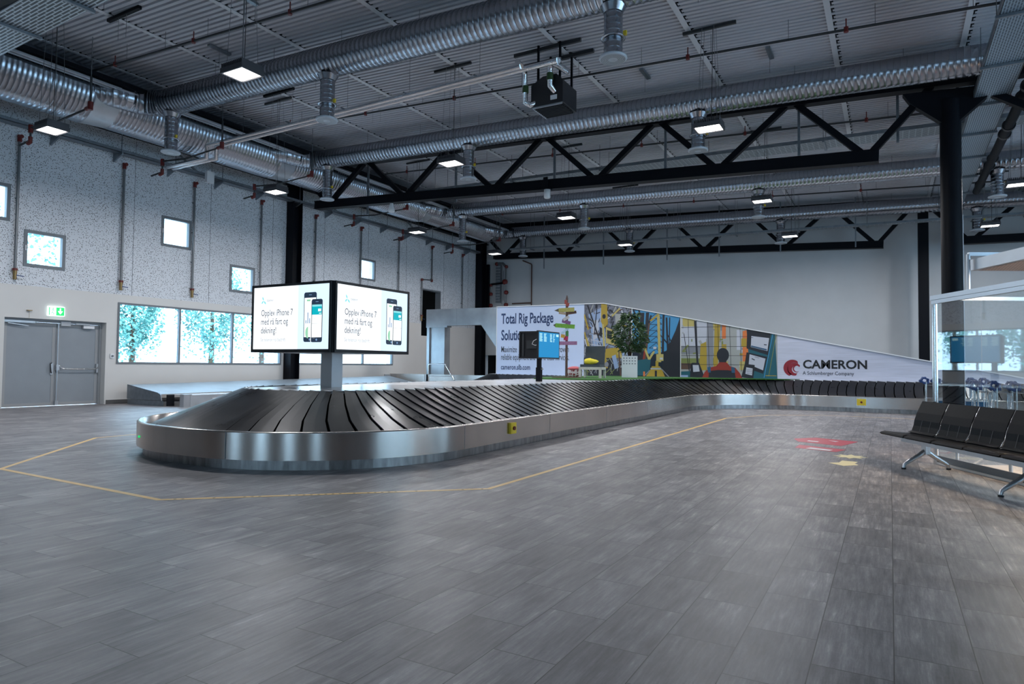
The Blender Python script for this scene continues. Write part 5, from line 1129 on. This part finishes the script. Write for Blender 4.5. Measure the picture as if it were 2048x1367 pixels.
t = MB(); t.prism([(-1.42, 12.72, 0.001), (-0.72, 12.42, 0.001), (-0.50, 13.3, 0.001), (-1.22, 13.62, 0.001), (-1.55, 13.2, 0.001)], (0, 0, 0.001), redst); t.prism([(-1.30, 12.9, 0.0021), (-1.12, 12.82, 0.0021), (-1.10, 12.95, 0.0021), (-1.28, 13.02, 0.0021)], (0,0,0.0004), whitep); t.prism([(-0.98, 13.25, 0.0021), (-0.85, 13.05, 0.0021), (-0.80, 13.15, 0.0021)], (0,0,0.0004), whitep)
solo(t, 'floor_sticker', 'large red floor sticker in front of the bench', 'sticker')
t = MB(); t.prism([(-1.36, 11.72, 0.001), (-0.74, 11.48, 0.001), (-0.62, 11.9, 0.001), (-1.34, 12.2, 0.001)], (0, 0, 0.001), redst); t.prism([(-1.2, 11.72, 0.0021), (-0.84, 11.58, 0.0021), (-0.80, 11.74, 0.0021), (-1.14, 11.9, 0.0021)], (0,0,0.0004), whitep)
solo(t, 'floor_sticker', 'narrow red and white floor sticker just below the large red one', 'sticker')
t = MB(); c_ = (-0.52, 11.02); pts = []
for k in range(16): r_ = 0.24 if k % 2 == 0 else 0.13; a = k*PI/8; pts.append((c_[0]+r_*math.cos(a), c_[1]+r_*1.1*math.sin(a), 0.001))
t.prism(pts, (0,0,0.001), cream); solo(t, 'floor_sticker', 'cream star shaped floor sticker', 'sticker')
t = MB(); t.prism([(-0.62, 10.25, 0.001), (-0.75, 10.12, 0.001), (-0.55, 9.92, 0.001), (-0.38, 10.12, 0.001), (-0.43, 10.22, 0.001), (-0.40, 10.45, 0.001), (-0.60, 10.48, 0.001)], (0,0,0.001), cream)
solo(t, 'floor_sticker', 'cream arrow shaped floor sticker below the star', 'sticker')

# ------------------------------------------------------------------ BENCH, built along its own axis then turned
AX = Vector((0.46, -0.888, 0)).normalized(); PX = Vector((0.888, 0.46, 0)).normalized(); F0 = Vector((-0.13, 10.62, 0)); SP = 0.605
def BP(s, d, z): return F0 + AX*s + PX*d + Vector((0, 0, z))
t = thing('airport_bench', tuple(BP(1.5, 0.25, 0)), 'black beam bench of joined padded seats on curved metal legs', 'bench')
NSEAT = 5
q = MB(); q.beam(BP(0.1, 0.26, 0.33), BP(NSEAT*SP-0.1, 0.26, 0.33), 0.06, 0.05, alu); part(q, 'beam', t)
for i in range(NSEAT):
    s0 = i*SP+0.012; s1 = (i+1)*SP-0.012
    q = MB(); prof = [(0.0, 0.395), (-0.012, 0.41), (0.0, 0.43), (0.05, 0.443), (0.2, 0.425), (0.36, 0.415), (0.42, 0.425), (0.42, 0.39), (0.2, 0.385), (0.05, 0.39)]
    n = len(prof); vs = [BP(s, d, z) for s in (s0, s0+0.02, s1-0.02, s1) for d, z in prof]
    # slight rounding at the ends
    for j in (0, 3):
        for k in range(n): p_ = vs[j*n+k]; vs[j*n+k] = p_ + Vector((0, 0, (0.415-p_.z)*0.35))
    q.add(vs, [(a*n+k, a*n+(k+1) % n, (a+1)*n+(k+1) % n, (a+1)*n+k) for a in range(3) for k in range(n)] + [tuple(reversed(range(n))), tuple(range(3*n, 4*n))], leather, False)
    part(q, 'seat', t)
    q = MB(); bp_ = [(0.37, 0.43), (0.425, 0.45), (0.45, 0.52), (0.465, 0.60), (0.50, 0.70), (0.575, 0.855)]
    m_ = len(bp_); vs = []
    for s in (s0, s1):
        for k, (d, z) in enumerate(bp_): vs.append(BP(s, d, z))
        for k, (d, z) in reversed(list(enumerate(bp_))): vs.append(BP(s, d+0.03, z-0.004))
    n = 2*m_
    q.add(vs, [(k, (k+1) % n, n+(k+1) % n, n+k) for k in range(n)] + [tuple(reversed(range(n))), tuple(range(n, 2*n))], leather)
    for f in (0.33, 0.67): sm = s0+(s1-s0)*f; q.add([BP(sm-0.003, 0.4265, 0.45)-PX*0.004, BP(sm+0.003, 0.4265, 0.45)-PX*0.004, BP(sm+0.003, 0.467, 0.60)-PX*0.004, BP(sm-0.003, 0.467, 0.60)-PX*0.004], [(0,1,2,3)], blackpl)
    part(q, 'backrest', t)
    q = MB(); q.tube([BP(s1+0.012, 0.40, 0.42), BP(s1+0.012, 0.46, 0.52), BP(s1+0.012, 0.48, 0.61), BP(s1+0.012, 0.52, 0.71), BP(s1+0.012, 0.585, 0.85)], 0.008, chrome, 6); part(q, 'side_trim', t, 'thin polished edge strip')
    q = MB(); q.beam(BP(s1+0.012, 0.03, 0.40), BP(s1+0.012, 0.36, 0.36), 0.04, 0.03, alu); part(q, 'seat_bracket', t)
for i, s in enumerate((0.62, 0.62+3*SP)):
    q = MB(); q.beam(BP(s, 0.27, 0.20), BP(s, 0.27, 0.34), 0.10, 0.06, alu, up=tuple(PX))
    for sg in (-1, 1): q.tube([BP(s, 0.27, 0.24), BP(s, 0.27+sg*0.10, 0.17), BP(s, 0.27+sg*0.235, 0.09), BP(s, 0.27+sg*0.275, 0.06), BP(s, 0.27+sg*0.285, 0.015)], [0.035, 0.03, 0.024, 0.022, 0.02], alu, 10)
    part(q, 'leg', t, 'curved cast metal leg')
    q = MB()
    for sg in (-1, 1): q.tube([BP(s, 0.27+sg*0.285, 0.0), BP(s, 0.27+sg*0.285, 0.022)], 0.028, blackpl, 12)
    part(q, 'foot_pads', t)

# ------------------------------------------------------------------ GLASS BOOTH behind the bench
G0 = Vector((0.54, 10.86, 0)); 
def GP(s, d, z): return G0 + AX*s + PX*d + Vector((0, 0, z))
t = thing('glass_screen_wall', tuple(GP(2, 0, 0)), 'clear glass screen with stainless top rail and post behind the bench', 'glass screen')
LG = 4.4
q = MB(); q.tube([GP(0, 0, 0), GP(0, 0, 2.31)], 0.035, chrome, 14); part(q, 'corner_post', t)
q = MB(); q.beam(GP(-0.03, 0, 2.285), GP(LG, 0, 2.285), 0.09, 0.06, alu); q.beam(GP(0, -0.02, 2.225), GP(LG, -0.02, 2.225), 0.05, 0.05, alu); part(q, 'top_rail', t)
q = MB(); q.beam(GP(0, 0.02, 0.075), GP(LG, 0.02, 0.075), 0.02, 0.085, framegrey); q.beam(GP(0, 0.0, 0.018), GP(LG, 0.0, 0.018), 0.03, 0.03, offwhite); part(q, 'kick_rail', t)
for a, c in ((0.04, 0.96), (0.97, 2.15), (2.16, 3.3), (3.31, LG)):
    q = MB(); q.add([GP(a, 0, 0.12), GP(c, 0, 0.12), GP(c, 0, 2.2), GP(a, 0, 2.2)], [(0,1,2,3)], glass); part(q, 'glass_pane', t)
q = MB()
for s in (0.3, 1.3, 2.3): q = MB(); q.tube([GP(s, 0.1, 0), GP(s, 0.1, 0.2), GP(s, 0.1, 0.42)], 0.02, alu, 8); part(q, 'inner_post', t)
q = MB(); q.beam(GP(0.8, 0.12, 0.20), GP(LG, 0.12, 0.20), 0.03, 0.04, alu); part(q, 'inner_rail', t)
t = thing('booth_canopy', tuple(GP(2, 0.9, 2.3)), 'brushed metal canopy with warm lit perforated underside above the glass screen', 'canopy')
warmlitperf = slotmat('warm_lit_perforated', (0.60, 0.50, 0.42), (0.20, 0.15, 0.12), 0.07, 0.05)  # warm tint holds the light thrown up from the floor
q = MB()
pts = [GP(0.05, 0.45, 2.66), GP(3.6, 0.45, 2.66), GP(3.6, 1.75, 2.66), GP(0.05, 1.75, 2.66)]
q.prism([tuple(p) for p in pts], (0, 0, 0.15), steelpale); part(q, 'fascia', t)
q = MB(); q.add([p - Vector((0,0,0.004)) for p in (GP(0.12, 0.52, 2.66), GP(3.5, 0.52, 2.66), GP(3.5, 1.68, 2.66), GP(0.12, 1.68, 2.66))], [(0,1,2,3)], warmlitperf); part(q, 'perforated_underside', t, 'perforated ceiling with warm floor light in its colour')
q = MB()
for s in (0.1, 1.5, 3.0): q.tube([GP(s, 0.40, 2.27), GP(s, 0.40, 2.88)], 0.025, alu, 8)
q.beam(GP(0.1, 0.40, 2.88), GP(0.1, 1.7, 2.88), 0.05, 0.05, alu); q.tube([GP(0.1, 1.7, 0), GP(0.1, 1.7, 2.9)], 0.03, alu, 8); q.tube([GP(3.4, 1.7, 0), GP(3.4, 1.7, 2.9)], 0.03, alu, 8); q.beam(GP(0.1, 0.0, 2.27), GP(0.1, 1.7, 2.27), 0.04, 0.05, alu); q.beam(GP(0.1, 1.7, 2.27), GP(3.4, 1.7, 2.27), 0.04, 0.05, alu); part(q, 'support_frame', t)
wl_ = bpy.data.lights.new('booth_light', 'AREA'); wl_.shape = 'RECTANGLE'; wl_.size = 2.6; wl_.size_y = 0.8; wl_.energy = 170; wl_.color = (1.0, 0.72, 0.50)
wo = bpy.data.objects.new('booth_light', wl_); C.objects.link(wo); wo.parent = t; wo.location = GP(2.3, 1.0, 2.64) - Vector(t.location); wo.rotation_euler = (0, 0, math.atan2(AX.y, AX.x))
q = MB(); q.prism([tuple(GP(0.05, 0.05, 0.002)), tuple(GP(LG, 0.05, 0.002)), tuple(GP(LG, 1.9, 0.002)), tuple(GP(0.05, 1.9, 0.002))], (0, 0, 0.003), warmlitfloor); solo(q, 'booth_floor_warm_light', 'floor inside the glass booth with warm light painted in', 'lit floor')  # thin sheet carrying the booth's warm light in its colour
t = thing('booth_handrail', tuple(GP(1.2, 1.2, 0)), 'polished steel handrail hoop inside the booth', 'handrail')
q = MB(); q.tube([GP(0.75, 0.95, 0), GP(0.75, 0.95, 0.80), GP(0.80, 0.95, 0.86), GP(3.0, 0.95, 0.86), GP(3.05, 0.95, 0.8), GP(3.05, 0.95, 0)], 0.028, chrome, 12); part(q, 'rail', t)

# ------------------------------------------------------------------ BAGGAGE CARTS
def cart(x, y, z, label):
    t = thing('luggage_cart', (x, y, 0), label, 'cart', 'parked luggage carts')
    q = MB(); w_ = 0.26
    for s in (-1, 1):
        q.tube([(x, y+s*w_, 0.12), (x, y+s*w_, 0.95)], 0.016, chrome, 6); q.tube([(x, y+s*w_, 0.16), (x+0.75, y+s*w_*0.5, 0.14)], 0.014, chrome, 6); q.tube([(x, y+s*w_, 0.5), (x+0.22, y+s*w_, 0.5), (x+0.22, y+s*w_, 0.86), (x, y+s*w_, 0.86)], 0.010, chrome, 6)
    for zz in (0.3, 0.5, 0.68, 0.86): q.tube([(x, y-w_, zz), (x, y+w_, zz)], 0.009, chrome, 5)
    part(q, 'frame', t)
    q = MB()
    for k in range(6): yy = y-w_+0.05+k*0.094; q.tube([(x+0.22, yy, 0.5), (x+0.22, yy, 0.86)], 0.005, alu, 4); q.tube([(x, yy, 0.5), (x+0.22, yy, 0.5)], 0.005, alu, 4)
    for k in range(3): zz = 0.58+k*0.11; q.tube([(x+0.22, y-w_, zz), (x+0.22, y+w_, zz)], 0.005, alu, 4)
    part(q, 'wire_basket', t)
    q = MB()
    for s in (-1, 1): q.tube([(x-0.02, y+s*w_, 0.90), (x-0.12, y+s*w_, 0.97), (x-0.07, y+s*w_, 1.06), (x+0.05, y+s*w_*0.9, 1.02), (x+0.04, y+s*w_, 0.9)], 0.030, bluep, 8)
    q.tube([(x-0.12, y-w_, 0.97), (x-0.12, y+w_, 0.97)], 0.045, bluep, 8); q.tube([(x-0.02, y-w_, 1.06), (x-0.02, y+w_, 1.06)], 0.03, bluep, 8)
    part(q, 'handle', t, 'dark blue plastic handle')
    for dx, dy in ((0.02, w_), (0.02, -w_), (0.72, 0.0)):
        q = MB(); q.tube([(x+dx, y+dy-0.02, 0.06), (x+dx, y+dy+0.02, 0.06)], 0.058, blackpl, 12); part(q, 'wheel', t)
    return t
c0 = cart(0.86, 21.85, 0, 'luggage cart at the left end of the row, beside the carousel fender')
c0.rotation_euler = (0, 0, 0)
ordn = ['second', 'third', 'fourth', 'fifth', 'sixth', 'seventh']
for i in range(5): copy_thing(c0, (0.86+0.27*(i+1), 21.85, 0), '%s luggage cart of the back row, counted from the carousel end' % ordn[i])
ordn = ['first', 'second', 'third', 'fourth', 'fifth', 'sixth', 'seventh', 'eighth', 'ninth']
for i in range(9): copy_thing(c0, (1.50+0.30*i, 16.2-0.05*i, 0), '%s luggage cart from the left in the nearer row seen through the glass' % ordn[i])
q = MB(); q.box((1.15, 22.2, 0), (2.3, 22.3, 0.42), mat('cart_bay_blue', (0.01, 0.12, 0.25), 0.5)); q.box((1.15, 22.19, 0.42), (2.3, 22.31, 0.46), whitep)
solo(q, 'cart_bay_barrier', 'low blue barrier with white top behind the luggage carts', 'barrier')

# ------------------------------------------------------------------ OUTSIDE
b = MB(); b.box((-140, -60, -0.25), (XL-0.6, 120, -0.21), mat('asphalt', (0.35, 0.36, 0.37), 0.8, noise=0.1, nscale=2)); solo(b, 'trim_3', 'pale paved yard outside the strip windows', 'ground', kind='structure')
sun = bpy.data.lights.new('sun', 'SUN'); sun.energy = 6; sun.angle = 0.01; so = bpy.data.objects.new('sun', sun); C.objects.link(so); so.rotation_euler = Vector((-0.9, 0.3, -0.9)).to_track_quat('-Z', 'Z').to_euler()
outl = mat('tree_leaf', (0.16, 0.40, 0.36), 0.5, noise=0.5, nscale=0.8)
def tree(x, y, h_, r_, label, n=4200):
    t = thing('tree', (x, y, -0.2), label, 'tree', 'trees outside the strip windows'); q = MB()
    q.tube([(x, y, -0.2), (x, y, h_*0.6)], [0.25, 0.12], bark, 8); part(q, 'trunk', t); q = MB()
    for _ in range(n):
        a = R.uniform(0, 2*PI); u = R.uniform(-1, 1); k = R.uniform(0.6, 1)*(1+0.25*math.sin(4*a+3*u)); s_ = math.sqrt(1-u*u)
        leaf(q, (x+r_*k*s_*math.cos(a), y+r_*k*s_*math.sin(a), h_*0.58+h_*0.42*u*k), (R.uniform(-1,1), R.uniform(-1,1), R.uniform(-1,1)), 0.27, 0.17, outl)
    part(q, 'crown', t)
tree(-48, 28.3, 9, 1.9, 'tree outside seen in the left pane of the strip window'); tree(-48, 34.8, 10, 2.5, 'large tree outside seen in the second pane')
tree(-49, 40.6, 11, 1.8, 'tree outside just left of the lit screens', 1600); tree(-46, 20.5, 12, 2.2, 'tall tree outside behind the lower square window', 900)
q = MB()
for k in range(30): y = 28+k*1.6; q.box((-40, y, -0.2), (-39.92, y+0.08, 1.0), framegrey)
for z in (0.6, 0.8, 1.0): q.box((-40, 28, z), (-39.95, 76, z+0.04), framegrey)
solo(q, 'railing', 'thin grey railing outside in front of the trees', 'railing')
